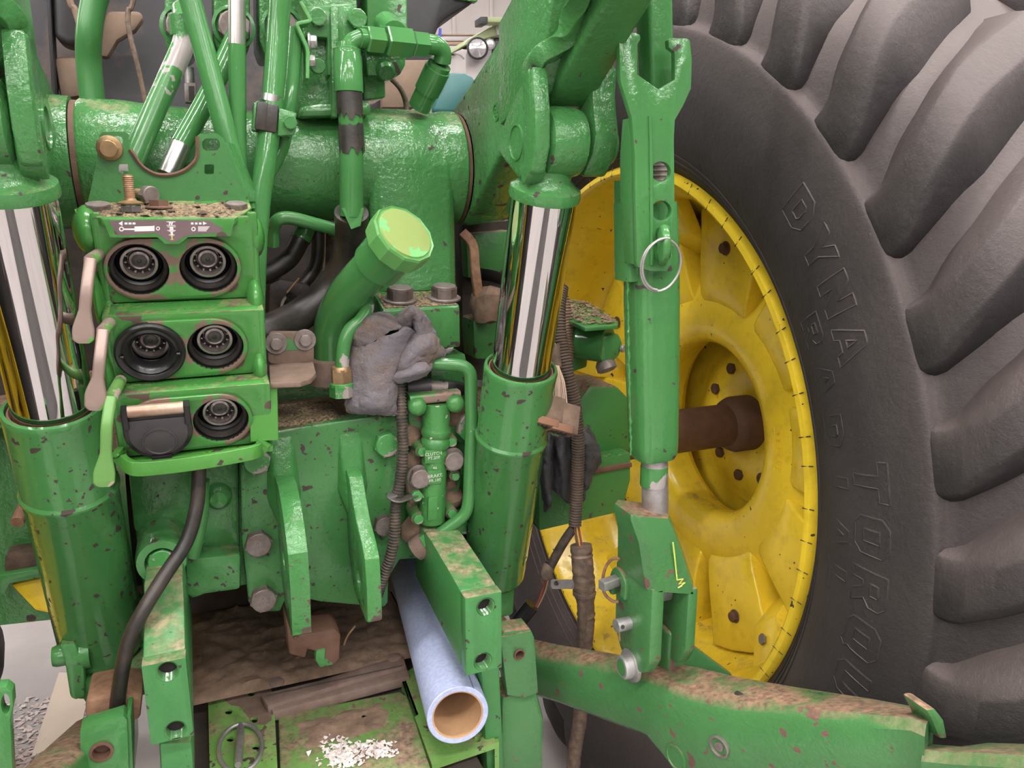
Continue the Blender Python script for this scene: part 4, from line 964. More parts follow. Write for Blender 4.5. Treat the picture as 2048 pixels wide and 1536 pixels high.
G().tube(spl([at(703, 425, Y=1.003), at(700, 500, Y=1.04), at(665, 575, Y=1.06), at(600, 630, Y=1.05), at(530, 665, Y=1.02), at(500, 680, Y=1.02)], 8), .0215, 22).obj('hose_inner', 'black_rubber', t)
G().hull([tip + V((-.014, -.012, .01)), tip + V((.014, -.012, .01)), tip + V((.008, -.014, -.012)), tip + V((-.004, -.016, -.016)), tip + V((-.01, -.008, 0)), tip + V((.012, -.006, 0))]).obj('paint_flake', 'green_smooth', t)
tf = thing('tee_fitting', 'row of green hexagon hydraulic fittings joined to the elbow', 'fitting', at(790, 110, Y=1.0))
a_, b_ = at(735, 78, Y=1.0), at(870, 92, Y=1.03); ax_ = (b_ - a_).normalized()
def hexbar(nm, s0, s1, r, mt='green_smooth'):
    p0, p1 = a_ + ax_ * s0, a_ + ax_ * s1; u, w_ = perp(ax_)
    f_ = lambda p, q: [p + (u * math.cos(R(60 * i + 10)) + w_ * math.sin(R(60 * i + 10))) * q for i in range(6)]
    G().loft([f_(p0, r * .92), f_(p0 + ax_ * .0015, r), f_(p1 - ax_ * .0015, r), f_(p1, r * .92)]).obj(nm, mt, tf, sharp=30)
hexbar('nut', -.004, .020, .0165); hexbar('tee_body', .0225, .059, .0195); hexbar('nut', .0615, .084, .0165)
G().tube([a_ - ax_ * .012, a_ + ax_ * .1], .0115, 18).obj('core', 'green_smooth', tf)
G().tube([a_ + ax_ * .04 + V((0, .005, .01)), a_ + ax_ * .04 + V((0, .05, .03))], .016, 18).obj('branch', 'green_smooth', tf)
t = thing('hydraulic_hose', 'short green crimped hose end pointing down left to the rockshaft', 'hose', at(840, 195, Y=1.06))
G().tube(spl([at(852, 86, Y=1.03), at(872, 90, Y=1.03), at(885, 105, Y=1.035), at(884, 125, Y=1.04)], 6), .0115, 18).obj('elbow', 'green_smooth', t)
c0, c1 = at(880, 128, Y=1.04), at(848, 195, Y=1.07)
G().tube([c0, c0 + (c1 - c0) * .12, c0 + (c1 - c0) * .13, c0 + (c1 - c0) * .8], [.0155, .0155, .0175, .0175], 24).obj('crimp_sleeve', 'green_smooth', t)
G().tube([c0, c1 + (c1 - c0) * .3], .0155, 20).obj('hose_outer', 'green', t)
pipe('steel_cable', 'frayed dark grey cable end sticking up behind the rockshaft', 'cable', [(775, 150, 1.17), (800, 175, 1.17), (812, 205, 1.18), (812, 230, 1.18)], .0042, 'loom_dusty')
pipe('bent_hose', 'broad green hose curving behind the rockshaft at the top left', 'hose', [(300, -280, 1.27), (240, -120, 1.27), (205, -40, 1.27), (187, 10, 1.27), (178, 70, 1.27), (178, 130, 1.28), (186, 210, 1.28)], .0165, 'hose_painted')
# sensor behind the tubes
sn = thing('sensor_plug', 'small dull zinc sensor plug standing behind the tubes', 'sensor', at(380, 205, Y=1.15))
px_plate(sn, 'housing', 'steel_dull', [(368, 165), (392, 165), (394, 205), (370, 205)], 1.13, .02, bevel=.002); G().tube([at(380, 168, Y=1.14), at(378, 135, Y=1.14)], .006, 12).obj('stem', 'zinc', sn)
px_plate(sn, 'window', 'dark_gap', [(377, 172), (388, 172), (389, 200), (378, 200)], 1.129, .003, bevel=0)

# ------------------------------------------------------------------ transmission case
tc_ = thing('transmission_case', 'green transmission case with bolted rear plate in the middle', 'housing', (XC, 1.25, .55))
def bx(name, mat, lo, hi, par, bevel=.006): 
    lo, hi = V(lo), V(hi); return G().box((lo + hi) / 2, hi - lo).obj(name, mat, par, bevel=bevel)
zt = at(640, 845, Y=.985).z
bx('case_body', 'green_cast', (at(262, 1000, Y=1.0).x, 1.005, at(830, 1118, Y=1.0).z), (at(935, 900, Y=1.0).x, 1.3, zt - .01), tc_)
bx('case_front', 'dark_gap', (-.16, 1.32, .5), (.40, 1.75, 1.305), tc_)  # dark colour stands in for the shade in the gap under the rockshaft
# bolted rear plate
pl = px_plate(tc_, 'rear_plate', 'green_chipped', [(480, 935), (487, 874), (520, 866), (770, 828), (790, 830), (800, 846), (803, 870), (803, 1005), (792, 1050), (779, 1085), (777, 1205), (770, 1216), (640, 1205), (575, 1190), (562, 1224), (512, 1226), (497, 1205), (483, 1080)], .98, .03, bevel=.004)
G().plate([at(487, 872, Y=.985), at(800, 832, Y=.985), at(800, 832, Y=.985) + V((.0, .16, 0)), at(487, 872, Y=.985) + V((0, .16, 0))], ZP * -.02).obj('top_deck', 'green_soiled', tc_, bevel=.003)
zd = (at(487, 872, Y=.985).z + at(800, 832, Y=.985).z) / 2 + .001
def soil_patch(parent, x0, x1, y0, y1, z, amp, mat, nu=40, nv=20, name='soil', seed=1, edge=.1):
    from mathutils import noise
    def f(u, v):
        e = min(u, 1 - u, v, 1 - v) / edge; e = max(0, min(1, e)); x = x0 + (x1 - x0) * u; y = y0 + (y1 - y0) * v
        n = noise.noise(V((x * 45 + seed, y * 45, seed))) * .5 + noise.noise(V((x * 140, y * 140, seed))) * .35 + .35
        return V((x, y, z - .003 + (amp * max(n, 0) + .003) * e ** .6))
    return G().grid(f, nu, nv).obj(name, mat, parent)
soil_patch(tc_, at(525, 850, Y=.99).x, at(690, 850, Y=.99).x, .988, 1.10, zt + .001, .006, 'litter', seed=3)
for qx, qy, r_, mk in ((771, 886, .0175, '10.9'), (512, 918, .0175, '10.9'), (516, 1083, .0175, '10.9'), (526, 1193, .0175, '10.9'), (766, 1047, .0150, '10.9')):
    bolt(pl, at(qx, qy, Y=.98), -YP, r_, .014, 'bolt_painted' if qx in (771, 512) else 'steel_dull', rot=12, mark=mk)
# plates with an upper part of the flange
px_plate(tc_, 'lower_flange', 'green_chipped', [(770, 1085), (800, 1050), (880, 1040), (880, 1115), (800, 1120), (775, 1160)], 1.0, .04, bevel=.003)
# two hitch ears
def ear_rib(front, th, Yb, hole, zb):
    x = at(*front[-1], Y=.865).x
    pts = [at(p[0], p[1], X=x) for p in front]
    pts = [V((x, .982, at(front[0][0], front[0][1] - 26, Y=.98).z))] + pts + [V((x, pts[-1].y + .012, pts[-1].z - .006)), V((x, .955, pts[-1].z + .0)), V((x, .982, pts[-1].z + .05))]
    hs = []
    if hole:
        c = V((x, .915, at(*hole, X=x).z)); hs = [circ(c, YP, ZP, .0135, 20)]
    return G().plate(pts, XP * th, hs).obj('hitch_ear', 'green_ear', tc_, bevel=.003)
ear_rib([(549, 952), (556, 972), (563, 1010), (570, 1060), (576, 1110), (581, 1180), (585, 1272)], .022, .99, (580, 1170), 0)
ear_rib([(690, 935), (697, 955), (704, 1000), (712, 1045), (722, 1085), (729, 1120), (733, 1180), (735, 1246)], .019, .99, (712, 1150), 0)
for fp, lastp, th in (((549, 952), (585, 1272), .022), ((690, 935), (735, 1246), .019)):
    x = at(*lastp, Y=.865).x; p0 = at(*fp, X=x); z0 = p0.z
    G().hull([V((x - .006, .981, z0 + .05)), V((x + th + .006, .981, z0 + .05)), V((x - .012, .981, z0 - .03)), V((x + th + .012, .981, z0 - .03)), V((x + .001, p0.y - .001, z0)), V((x + th - .001, p0.y - .001, z0)), V((x + .001, .96, z0 - .06)), V((x + th - .001, .96, z0 - .06)), V((x, .982, z0 - .07)), V((x + th, .982, z0 - .07))]).obj('ear_root', 'green_ear', tc_, bevel=.004, seg=3)
# left part of the case: recessed cover, boss, flange
px_plate(tc_, 'side_cover', 'green', [(256, 935), (300, 928), (478, 915), (480, 1115), (395, 1118), (375, 1085), (290, 1085), (268, 1060)], 1.0, .02, bevel=.004)
px_plate(tc_, 'bottom_flange', 'green_chipped', [(370, 1118), (482, 1108), (482, 1180), (410, 1190), (385, 1200), (372, 1190)], .965, .06, bevel=.006)
bc = at(323, 1125, Y=.93)
G().lathe(bc, -YP, [(.030, -.08), (.029, -.01), (.027, 0), (.0185, .001), (.017, -.012), (0, -.012)], 32).obj('boss', 'green_chipped', tc_)
bolt(tc_, bc + YP * .012, -YP, .016, .012, 'bolt_painted', rot=20)
bosses = G().lathe(at(437, 995, Y=.99), -YP, [(.018, -.03), (.016, 0), (.010, .010), (0, .013)], 28); bosses.obj('dome_plug', 'green_smooth', tc_)
G().lathe(at(390, 1080, Y=.99), -YP, [(.012, -.02), (.012, .01), (.010, .014), (0, .014)], 6).obj('drain_plug', 'green', tc_)
# right part: brake valve backing
px_plate(tc_, 'valve_seat', 'green_soiled', [(800, 780), (930, 770), (948, 800), (946, 1000), (940, 1060), (880, 1085), (806, 1090)], 1.01, .03, bevel=.003)

# ------------------------------------------------------------------ drawbar supports
def support(left_pts, x_of, width, lab, holes, name='drawbar_support'):
    x = x_of; t = thing(name, lab, 'support block', V((x + width / 2, .85, at(*left_pts[-1], X=x).z)), 'drawbar support blocks')
    pts = [at(p[0], p[1], X=x) for p in left_pts]
    for i in (2, 3, 4): pts[i] = V((x, .78, at(left_pts[i][0], left_pts[i][1], Y=.78).z))
    zf = pts[-1].z; pts += [V((x, 1.01, zf + .02)), V((x, 1.01, pts[0].z))]
    zt_, zb_ = pts[2].z, pts[4].z; x1_ = x + width
    for i in (2, 3, 4): pts[i] = pts[i] + YP * .018
    G().plate(pts, XP * width).obj('block', 'green_support', t, bevel=.003)
    cs_ = [at(hx, hy, Y=.78) for hx, hy in holes]
    G().plate([V((x, .78, zb_)), V((x1_, .78, zb_)), V((x1_, .78, zt_)), V((x, .78, zt_))], YP * .018, [circ(c, XP, ZP, .0112, 20) for c in cs_]).obj('face', 'green_support', t, bevel=.0015)
    for hx, hy in holes:
        c = at(hx, hy, Y=.7795)
        G().lathe(c, -YP, [(.0110, -.015), (0, -.016)], 24).obj('bolt_hole', 'dark_gap', t)
        pr = []
        for k in range(7): pr += [(.0111, -.0003 - .0021 * k), (.0096, -.0013 - .0021 * k)]
        G().lathe(c, -YP, pr, 24).obj('thread', 'green_smooth', t, sharp=20)
    return t
xs = at(291, 1400, Y=.78).x
s1 = support([(287, 1168), (288, 1215), (290, 1332), (297, 1470), (303, 1490)], xs, at(380, 1400, Y=.78).x - xs, 'tall green block with two threaded holes left of the ring pin', [(335, 1343), (351, 1461)])
px_plate(s1, 'lower_pad', 'green_support', [(318, 1488), (384, 1484), (390, 1560), (322, 1560)], .80, .08, bevel=.004)
xs = at(931, 1260, Y=.78).x
s2 = support([(862, 1082), (895, 1138), (930, 1197), (936, 1335), (942, 1350)], xs, at(1004, 1260, Y=.78).x - xs, 'tall green block with two threaded holes right of the blue tube', [(972, 1214), (966, 1323)])
px_plate(s2, 'lower_web', 'green_support', [(962, 1335), (1000, 1335), (1003, 1390), (1010, 1560), (975, 1560)], .83, .05, bevel=.004)
# bracket with bush right of it
sb = thing('sway_bracket', 'green plate with a dark bushed hole beside the right drawbar support', 'bracket', at(1040, 1500, Y=.86))
px_plate(sb, 'plate', 'green_link', [(1001, 1275), (1062, 1262), (1068, 1275), (1076, 1385), (1050, 1395), (1015, 1390)], .83, .02, [pxc(1038, 1308, 10)], bevel=.002)
G().lathe(at(1038, 1308, Y=.83), -YP, [(.0075, -.012), (.0075, .002), (.0058, .0025), (.0052, -.012), (0, -.013)], 24).obj('bush', 'rust_brown', sb)
px_plate(sb, 'top_fold', 'green_link', [(1001, 1275), (1010, 1264), (1060, 1258), (1066, 1268)], .832, .03, bevel=.001)
px_plate(sb, 'lower_lobe', 'green_link', [(1004, 1395), (1075, 1380), (1090, 1440), (1088, 1560), (1000, 1560)], .84, .05, bevel=.008)
# hose hanging from the valve block
pipe('return_hose', 'black flattened hose hanging from the valve block past the left support', 'hose', [(398, 920, .88), (397, 970, .88), (392, 1020, .875), (372, 1085, .865), (330, 1150, .85), (290, 1215, .835), (262, 1270, .83), (248, 1320, .83), (238, 1380, .835), (233, 1430, .84)], .0078, 'black_rubber')
pipe('return_hose', 'black hose with peeling green paint behind the flattened one', 'hose', [(404, 960, .93), (402, 1030, .935), (392, 1080, .94), (385, 1110, .945)], .0085, 'hose_flaked')
# ------------------------------------------------------------------ drawbar frame
ZF = .636
df = thing('drawbar_cage', 'soil-caked green drawbar frame with holed plates at the bottom', 'frame', (XC, .95, .60))
def zplate(name, mat, pts, z, th, holes=(), bevel=.002, par=None):
    return G().plate(ats(pts, Z=z), ZP * -th, [ats(h, Z=z) for h in holes]).obj(name, mat, par or df, bevel=bevel)
soil_patch(df, at(378, 1330, Z=ZF).x, at(850, 1330, Z=ZF).x, at(520, 1388, Z=ZF + .012).y + .012, 1.30, ZF + .012, .010, 'soil', 70, 50, 'soil_bed', 9, .06)
hp = lambda x, y: pxc(x, y, 8, 14, 5.5)
zplate('left_plate', 'green_frame', [(416, 1392), (424, 1384), (538, 1365), (548, 1400), (556, 1560), (420, 1560)], ZF, .004, [hp(502, 1387), hp(457, 1423), hp(508, 1440), hp(460, 1478), hp(511, 1494)])
zplate('hole_shade', 'dark_gap', [(416, 1392), (538, 1365), (556, 1560), (420, 1560)], ZF - .03, .004, bevel=0)  # dark sheet standing in for the shade seen through the holes
zplate('primer_patch', 'primer', [(442, 1384), (470, 1378), (538, 1366), (545, 1395), (543, 1440), (530, 1450), (508, 1448), (492, 1428), (478, 1412), (462, 1410), (444, 1396)], ZF + .0004, .0006, [pxc(502, 1387, 9, 14, 6), pxc(508, 1440, 9, 14, 6)], bevel=0)
bar_ = zplate('cross_bar', 'bare_cast', [(520, 1388), (640, 1360), (806, 1308), (812, 1330), (700, 1362), (535, 1412)], ZF + .012, .014, bevel=.002)
zplate('cross_bar_lower', 'bare_cast', [(532, 1394), (810, 1322), (820, 1352), (545, 1424)], ZF + .006, .016, bevel=.003)
G().tube([at(534, 1392, Z=ZF + .0125), at(805, 1331, Z=ZF + .0125)], .0010, 6).obj('groove', 'dark_gap', bar_)
for qx, qy in ((553, 1364), (788, 1315)): G().lathe(at(qx, qy, Z=ZF + .012), ZP, [(.0115, -.001), (.011, .002), (.008, .003), (0, .003)], 20).obj('rivet', 'bare_cast', bar_)
ctr = zplate('centre_panel', 'green_panel', [(556, 1435), (566, 1428), (800, 1382), (815, 1392), (870, 1560), (560, 1560)], ZF - .006, .01, bevel=.003)
g = G()
for k in range(420):
    a = random.random(); qx, qy = (random.gauss(683, 20), random.gauss(1508, 16)) if a < .65 else (random.gauss(755, 16), random.gauss(1500, 8))
    p = at(qx, qy, Z=ZF - .005); s_ = random.uniform(.0010, .0026); g.hull([p + V((random.gauss(0, s_), random.gauss(0, s_), abs(random.gauss(0, s_ * .7)))) for _ in range(8)])
tag(g.obj('absorbent_crumbs', 'white_chalk'), 'white crumbly absorbent spilled on the soiled centre panel', 'crumbs', kind='stuff')
soil_patch(df, at(585, 1480, Z=ZF).x, at(800, 1440, Z=ZF).x, at(690, 1475, Z=ZF).y, at(690, 1410, Z=ZF).y, ZF - .006, .006, 'soil', 40, 24, 'soil', 4, .25)
bx('shade_filler', 'dark_gap', (at(372, 1400, Z=ZF).x, .74, .54), (at(905, 1400, Z=ZF).x, 1.3, ZF - .016), df, bevel=0)  # dark box added so the gaps and holes above it look shaded
# right box section
rb = [at(806, 1372, Z=ZF), at(850, 1330, Z=ZF), at(985, 1420, Z=ZF), at(998, 1486, Z=ZF), at(868, 1530, Z=ZF)]
zplate('box_top', 'green_frame', [(800, 1352), (880, 1300), (990, 1440), (998, 1484), (864, 1530)], ZF, .008, [hp(954, 1479)], bevel=0)
a_, b_ = at(864, 1530, Z=ZF), at(998, 1484, Z=ZF); c_ = at(800, 1352, Z=ZF)
G().plate([a_, c_, c_ - ZP * .06, a_ - ZP * .06], V((.006, 0, 0))).obj('box_side', 'green_frame', df)
d_ = at(985, 1400, Z=ZF)
G().plate([b_, d_, d_ - ZP * .06, b_ - ZP * .06], V((-.006, 0, 0))).obj('box_side', 'green_frame', df)
G().plate([a_ - ZP * .055, b_ - ZP * .055, d_ - ZP * .055, c_ - ZP * .055], ZP * -.006).obj('box_bottom', 'green_frame', df)
# cross hook in the soil
hk = thing('drawbar_hook', 'rusty hook-shaped casting under the left hitch ear', 'hook', at(620, 1330, Y=1.0))
px_plate(hk, 'hook', 'rust_brown', [(570, 1225), (590, 1280), (600, 1270), (672, 1258), (682, 1270), (680, 1320), (668, 1330), (640, 1335), (632, 1322), (634, 1305), (615, 1300), (612, 1318), (578, 1310)], .96, .05, bevel=.004)
px_plate(hk, 'green_tip', 'green_chipped', [(632, 1302), (652, 1298), (650, 1318), (668, 1330), (640, 1336), (631, 1322)], .957, .03, bevel=.002)
pipe('bare_wire', 'thin copper wires poking up out of the soil bed', 'wire', [(688, 1290, .97), (695, 1272, .965), (710, 1252, .96)], .0013, 'brass')
# ring pin
rp = thing('ring_pin', 'zinc linch pin with a round ring lying on the left holed plate', 'pin', at(480, 1490, Z=ZF))
c_ = at(481, 1494, Z=ZF + .004); e1 = at(524, 1490, Z=ZF + .004) - c_; e2 = at(483, 1452, Z=ZF + .004) - c_
G().tube([c_ + e1 * math.cos(a) + e2 * math.sin(a) + ZP * (.003 * math.sin(a)) for a in [R(9 * k) for k in range(41)]], .0027, 10, False).obj('ring', 'zinc', rp)
G().tube([at(481, 1446, Z=ZF + .009), at(481, 1455, Z=ZF + .009), at(477, 1525, Z=ZF + .008), at(476, 1530, Z=ZF + .008)], [.002, .0044, .0048, .0042], 16).obj('pin_body', 'zinc', rp)
# ------------------------------------------------------------------ blue paper roll tube
bt = thing('paper_roll', 'pale blue cardboard-cored paper roll lying between the hitch ears and right support', 'paper roll', at(870, 1450, Z=ZF))
f0 = at(916, 1431, Y=.80); f1 = at(823, 1138, Y=1.25); ax_ = (f1 - f0).normalized(); Lr = (f1 - f0).length
RR = .0385
G().lathe(f0, ax_, [(RR - .0065, .0005), (RR - .001, 0), (RR, .001), (RR, Lr), (RR - .006, Lr), (RR - .0065, .0005)], 56).obj('paper', 'blue_paper', bt)
G().lathe(f0, ax_, [(RR - .0066, .001), (RR - .0085, .0015), (RR - .0085, Lr), (RR - .0066, Lr)], 56).obj('core', 'cardboard', bt)
u, w_ = perp(ax_)
dirn = (ZP - ax_ * ax_.z).normalized(); sd = ax_.cross(dirn).normalized()
if sd.x < 0: sd = -sd
e = (dirn * .85 + sd * .53).normalized()
G().bar([f0 + e * (RR + .0002) + ax_ * .001, f0 + e * (RR + .0002) + ax_ * Lr * .5, f0 + e * (RR + .0002) + ax_ * Lr], .0016, .0008, e, .3).obj('seam', 'paper_seam', bt)
# ------------------------------------------------------------------ bottom left corner
ln = thing('linkage_bracket', 'green plate with a dark bushed hole at the bottom left', 'bracket', at(205, 1560, Y=.80))
px_plate(ln, 'plate', 'green', [(160, 1462), (170, 1455), (246, 1432), (254, 1440), (258, 1560), (162, 1560)], .80, .02, [pxc(203, 1503, 19)], bevel=.003)
G().lathe(at(203, 1503, Y=.80), -YP, [(.0115, -.015), (.0115, .0015), (.0085, .002), (.008, -.01), (0, -.012)], 28).obj('bush', 'rust_brown', ln)
px_plate(ln, 'rusty_web', 'rust', [(170, 1405), (240, 1390), (285, 1395), (280, 1440), (172, 1456)], .84, .06, bevel=.004)
px_plate(ln, 'side_web', 'green', [(250, 1435), (262, 1432), (268, 1560), (254, 1560)], .805, .08, bevel=.002)
bl_ = tag(G().bar([at(60, 1620, Y=.72), at(150, 1525, Y=.84), at(190, 1480, Y=.95)], .05, .055, ZP, .5).obj('lower_link', 'green_soiled'), 'dusty olive left hitch arm end in the bottom left corner', 'hitch arm')
fe = thing('stay_ear', 'green upright ear with an oval hole at the left frame edge', 'bracket', at(5, 1560, Y=.66))
px_plate(fe, 'ear', 'green', [(-40, 1385), (-10, 1376), (12, 1374), (24, 1384), (26, 1410), (20, 1440), (26, 1560), (-40, 1560)], .66, .012, [pxc(11, 1408, 9, 20, 20)], bevel=.003)
# floor litter
g = G()
for k in range(1500):
    qx, qy = random.uniform(-60, 175), random.uniform(1395, 1560)
    if random.random() > (qy - 1300) / 260: continue
    p = at(qx, qy, Z=FLOOR); s_ = random.uniform(.002, .006); g.hull([p + V((random.gauss(0, s_), random.gauss(0, s_), abs(random.gauss(0, s_ * .5)))) for _ in range(6)])
tag(g.obj('floor_absorbent', 'white_grain'), 'whitish absorbent granules scattered on the concrete at the left', 'granules', kind='stuff')
tag(G().plate(ats([(118, 1345), (150, 1345), (175, 1400), (165, 1440), (90, 1500), (62, 1515)], Z=FLOOR + .006), ZP * -.004).obj('cardboard_sheet', 'cream_card'), 'cream cardboard sheet lying flat on the floor under the left cylinder', 'cardboard')
# ------------------------------------------------------------------ axle housings
for side in (1, -1):
    t = thing('axle_housing', 'cast green axle housing between right cylinder and yellow wheel' if side > 0 else 'dark green axle housing behind the left hydraulic cylinder', 'housing', V((XC + side * .35, WY, WZ - .16)), 'axle housings')
    o = V((XC, WY, WZ)); s = XP * side
    G().lathe(o, s, [(.20, .22), (.20, .27), (.155, .28), (.125, .33), (.105, .40), (.10, .46), (.10, .475), (.085, .48), (.05, .48), (.044, .47)], 56).obj('trumpet', 'green_soiled', t)
    if side > 0:
        px_plate(t, 'skirt', 'green_cast', [(1078, 940), (1150, 930), (1262, 905), (1262, 960), (1245, 1024), (1078, 1063)], 1.06, .14, bevel=.004)
        px_plate(t, 'web', 'green_soiled', [(1160, 800), (1180, 770), (1235, 772), (1262, 800), (1262, 905), (1160, 930)], 1.09, .1, bevel=.008)
        px_plate(t, 'ledge', 'rust_brown', [(1150, 945), (1265, 925), (1265, 935), (1160, 955)], 1.055, .05, bevel=.002)
    else:
        px_plate(t, 'skirt', 'green_cast', [(-80, 860), (140, 840), (150, 1000), (118, 1240), (-80, 1262)], 1.10, .12, bevel=.004)
        px_plate(t, 'step', 'green_soiled', [(-80, 830), (20, 810), (28, 850), (-80, 880)], 1.05, .08, bevel=.004)
        px_plate(t, 'bar', 'green', [(-5, 1152), (110, 1132), (112, 1150), (20, 1168), (10, 1188), (-5, 1190)], 1.06, .05, bevel=.002)
        px_plate(t, 'yellow_patch', 'yellow', [(20, 1170), (105, 1152), (120, 1232), (70, 1222)], 1.09, .03, bevel=.004)
        px_plate(t, 'soil', 'soil_dark', [(10, 1110), (60, 1104), (110, 1118), (108, 1134), (8, 1148)], 1.07, .04, bevel=.004)
        G().tube([at(50, 1010, Y=1.06), at(34, 1045, Y=1.03)], .0075, 12).obj('stub_pin', 'rust', t)

# ------------------------------------------------------------------ filler tube and cap
ft = thing('oil_filler', 'green oil filler neck with a large twelve-sided cap', 'filler', at(665, 745, Y=1.03))
q0, q1 = at(672, 620, Y=1.02), at(806, 471, Y=.90)
axn = (at(806, 471, Y=.90) - at(705, 585, Y=.99)).normalized()
cc = at(806, 472, Y=.905)
path = spl([at(667, 760, Y=1.04), at(666, 700, Y=1.035), at(668, 650, Y=1.025), at(690, 600, Y=1.0), at(725, 556, Y=.97), cc - axn * .035], 7)
G().tube(path, .0255, 32).obj('tube', 'green_smooth', ft)
G().lathe(cc, axn, [(.026, -.062), (.0315, -.060), (.0315, -.012), (0, -.012)], 40).obj('neck', 'green_smooth', ft)
dod = lambda r, h: [cc + axn * h + (lambda u, w_: u * math.cos(R(30 * i)) + w_ * math.sin(R(30 * i)))(*perp(axn)) * r for i in range(12)]
G().loft([dod(.0395, -.019), dod(.0405, -.017), dod(.0405, .003), dod(.0390, .006), dod(.037, .005), dod(.001, .0062)]).obj('cap', 'green_cap', ft, sharp=25)
G().lathe(cc, axn, [(.0345, .0050), (.0338, .0066), (.028, .0068), (0, .0072)], 40).obj('cap_top', 'cap_faded', ft)
G().lathe(at(668, 735, Y=1.04), ZP, [(.035, -.02), (.034, .012), (.026, .016)], 32).obj('base_ring', 'bare_cast', ft)
# small pipe with nut beside it
t, P = tpipe('vent_pipe', 'thin bent pipe of worn green paint with a brass nut', 'pipe', [(722, 590, 1.0), (735, 612, .985), (722, 640, .975), (700, 660, .97), (688, 690, .968), (684, 735, .968)])
G().tube(spl(P, 7), .0088, 16).obj('pipe', 'green_scraped', t)
nb = at(682, 742, Y=.968); bolt(t, nb - ZP * .016, ZP, .0135, .022, 'brass', name='nut'); bolt(t, nb - ZP * .033, ZP, .016, .018, 'bolt_painted', name='nut', rot=20)
# small bracket with two bolts
sbk = thing('angle_bracket', 'brown primed angle bracket with two bolts beside the filler neck', 'bracket', at(585, 768, Y=.95))
pb = px_plate(sbk, 'upright', 'primer', rr(536, 663, 628, 728, 11), .975, .006, bevel=.001)
zb_ = at(580, 726, Y=.975).z
G().plate([at(538, 726, Z=zb_), at(626, 722, Z=zb_), at(632, 745, Z=zb_), at(622, 757, Z=zb_), at(600, 764, Z=zb_), at(540, 766, Z=zb_)], ZP * -.006).obj('shelf', 'primer', sbk, bevel=.001)
for qx, qy in ((552, 687), (610, 680)): bolt(pb, at(qx, qy, Y=.975), -YP, .0078, .006, 'steel_dull', .0135)
px_plate(pb, 'paint_remnant', 'green', [(555, 702), (570, 694), (574, 675), (582, 680), (600, 686), (606, 700), (590, 700)], .9745, .0006, bevel=0)
# ------------------------------------------------------------------ things in the dark gap under the rockshaft
pipe('steel_pipe', 'green and bare U-shaped steel pipe in the gap under the rockshaft', 'pipe', [(546, 490, 1.06), (547, 458, 1.05), (556, 440, 1.04), (580, 436, 1.04), (630, 448, 1.045), (670, 460, 1.05), (684, 474, 1.06), (682, 520, 1.10)], .0085, 'green_scraped')
t = thing('rubber_hose', 'black hose with a green painted end curving to the left in the gap', 'hose', at(520, 545, Y=1.14))
P = [at(612, 455, Y=1.16), at(600, 480, Y=1.155), at(580, 515, Y=1.15), at(550, 538, Y=1.145), at(505, 560, Y=1.14)]
G().tube(spl(P, 6), .0135, 18).obj('hose_outer', 'black_rubber', t); G().tube([P[0], P[1]], .0145, 18).obj('painted_end', 'green', t)
pipe('rubber_hose', 'black hose hanging straight then bending left in the gap', 'hose', [(636, 455, 1.17), (636, 500, 1.17), (630, 535, 1.17), (605, 570, 1.165), (585, 600, 1.165)], .0095, 'black_rubber')
wb = thing('wiring_block', 'dirty black connector block with grey lead in the gap', 'connector', at(575, 640, Y=1.14))
px_plate(wb, 'housing', 'dark_plastic_dirty', [(538, 568), (560, 558), (620, 570), (622, 615), (590, 625), (560, 640), (536, 635)], 1.14, .05, bevel=.004)
G().tube([at(574, 585, Y=1.12), at(598, 556, Y=1.12)], .0012, 6).obj('straw', 'cardboard', wb)
G().tube([at(580, 595, Y=1.13), at(604, 608, Y=1.11)], .009, 14).obj('plug', 'black_plastic', wb); G().lathe(at(604, 608, Y=1.11), at(604, 608, Y=1.11) - at(580, 595, Y=1.13), [(.0085, 0), (.008, .004), (0, .005)], 14).obj('plug_cap', 'green_pale', wb)
G().tube(spl([at(578, 590, Y=1.13), at(565, 605, Y=1.12), at(560, 640, Y=1.12)], 5), .0022, 8).obj('lead', 'steel_dull', wb)
px_plate(tc_, 'upright_post', 'bare_cast', [(652, 425), (676, 425), (672, 540), (650, 545)], 1.22, .03, bevel=.002)
px_plate(tc_, 'upright_post', 'green_soiled', [(640, 425), (648, 425), (646, 540), (640, 540)], 1.20, .02, bevel=.002)
# parts right of the support leg
sc = thing('selector_arm', 'soil-caked lever and boot right of the support leg', 'lever', at(960, 700, Y=1.08))
G().bar(spl([at(925, 465, Y=1.10), at(945, 490, Y=1.09), at(950, 540, Y=1.08), at(958, 600, Y=1.08)], 5), .014, .01, (0, -1, 0), .4).obj('lever_arm', 'rust', sc)
g = G().lathe(at(978, 605, Y=1.08), ZP, [(.001, -.03), (.022, -.026), (.028, -.005), (.026, .012), (.016, .022), (.001, .024)], 22).disp(.006, 60, 4); g.obj('caked_soil', 'soil', sc)
px_plate(sc, 'housing', 'green_soiled', [(945, 640), (1000, 630), (1005, 720), (950, 720)], 1.11, .06, bevel=.006)
P = spl([at(960, 548, Y=1.12), at(985, 552, Y=1.12), at(1010, 560, Y=1.12)], 30)
G().tube(P, [.008 + (.0012 if i % 2 else -.0012) for i in range(len(P))], 14).obj('bellows', 'black_rubber', sc)
px_plate(sc, 'green_panel', 'green_soiled', [(932, 468), (1020, 460), (1020, 552), (936, 556)], 1.17, .03, bevel=.003)
px_plate(sc, 'dark_body', 'dark_gap', [(925, 450), (1030, 440), (1030, 760), (925, 760)], 1.2, .05, bevel=0)
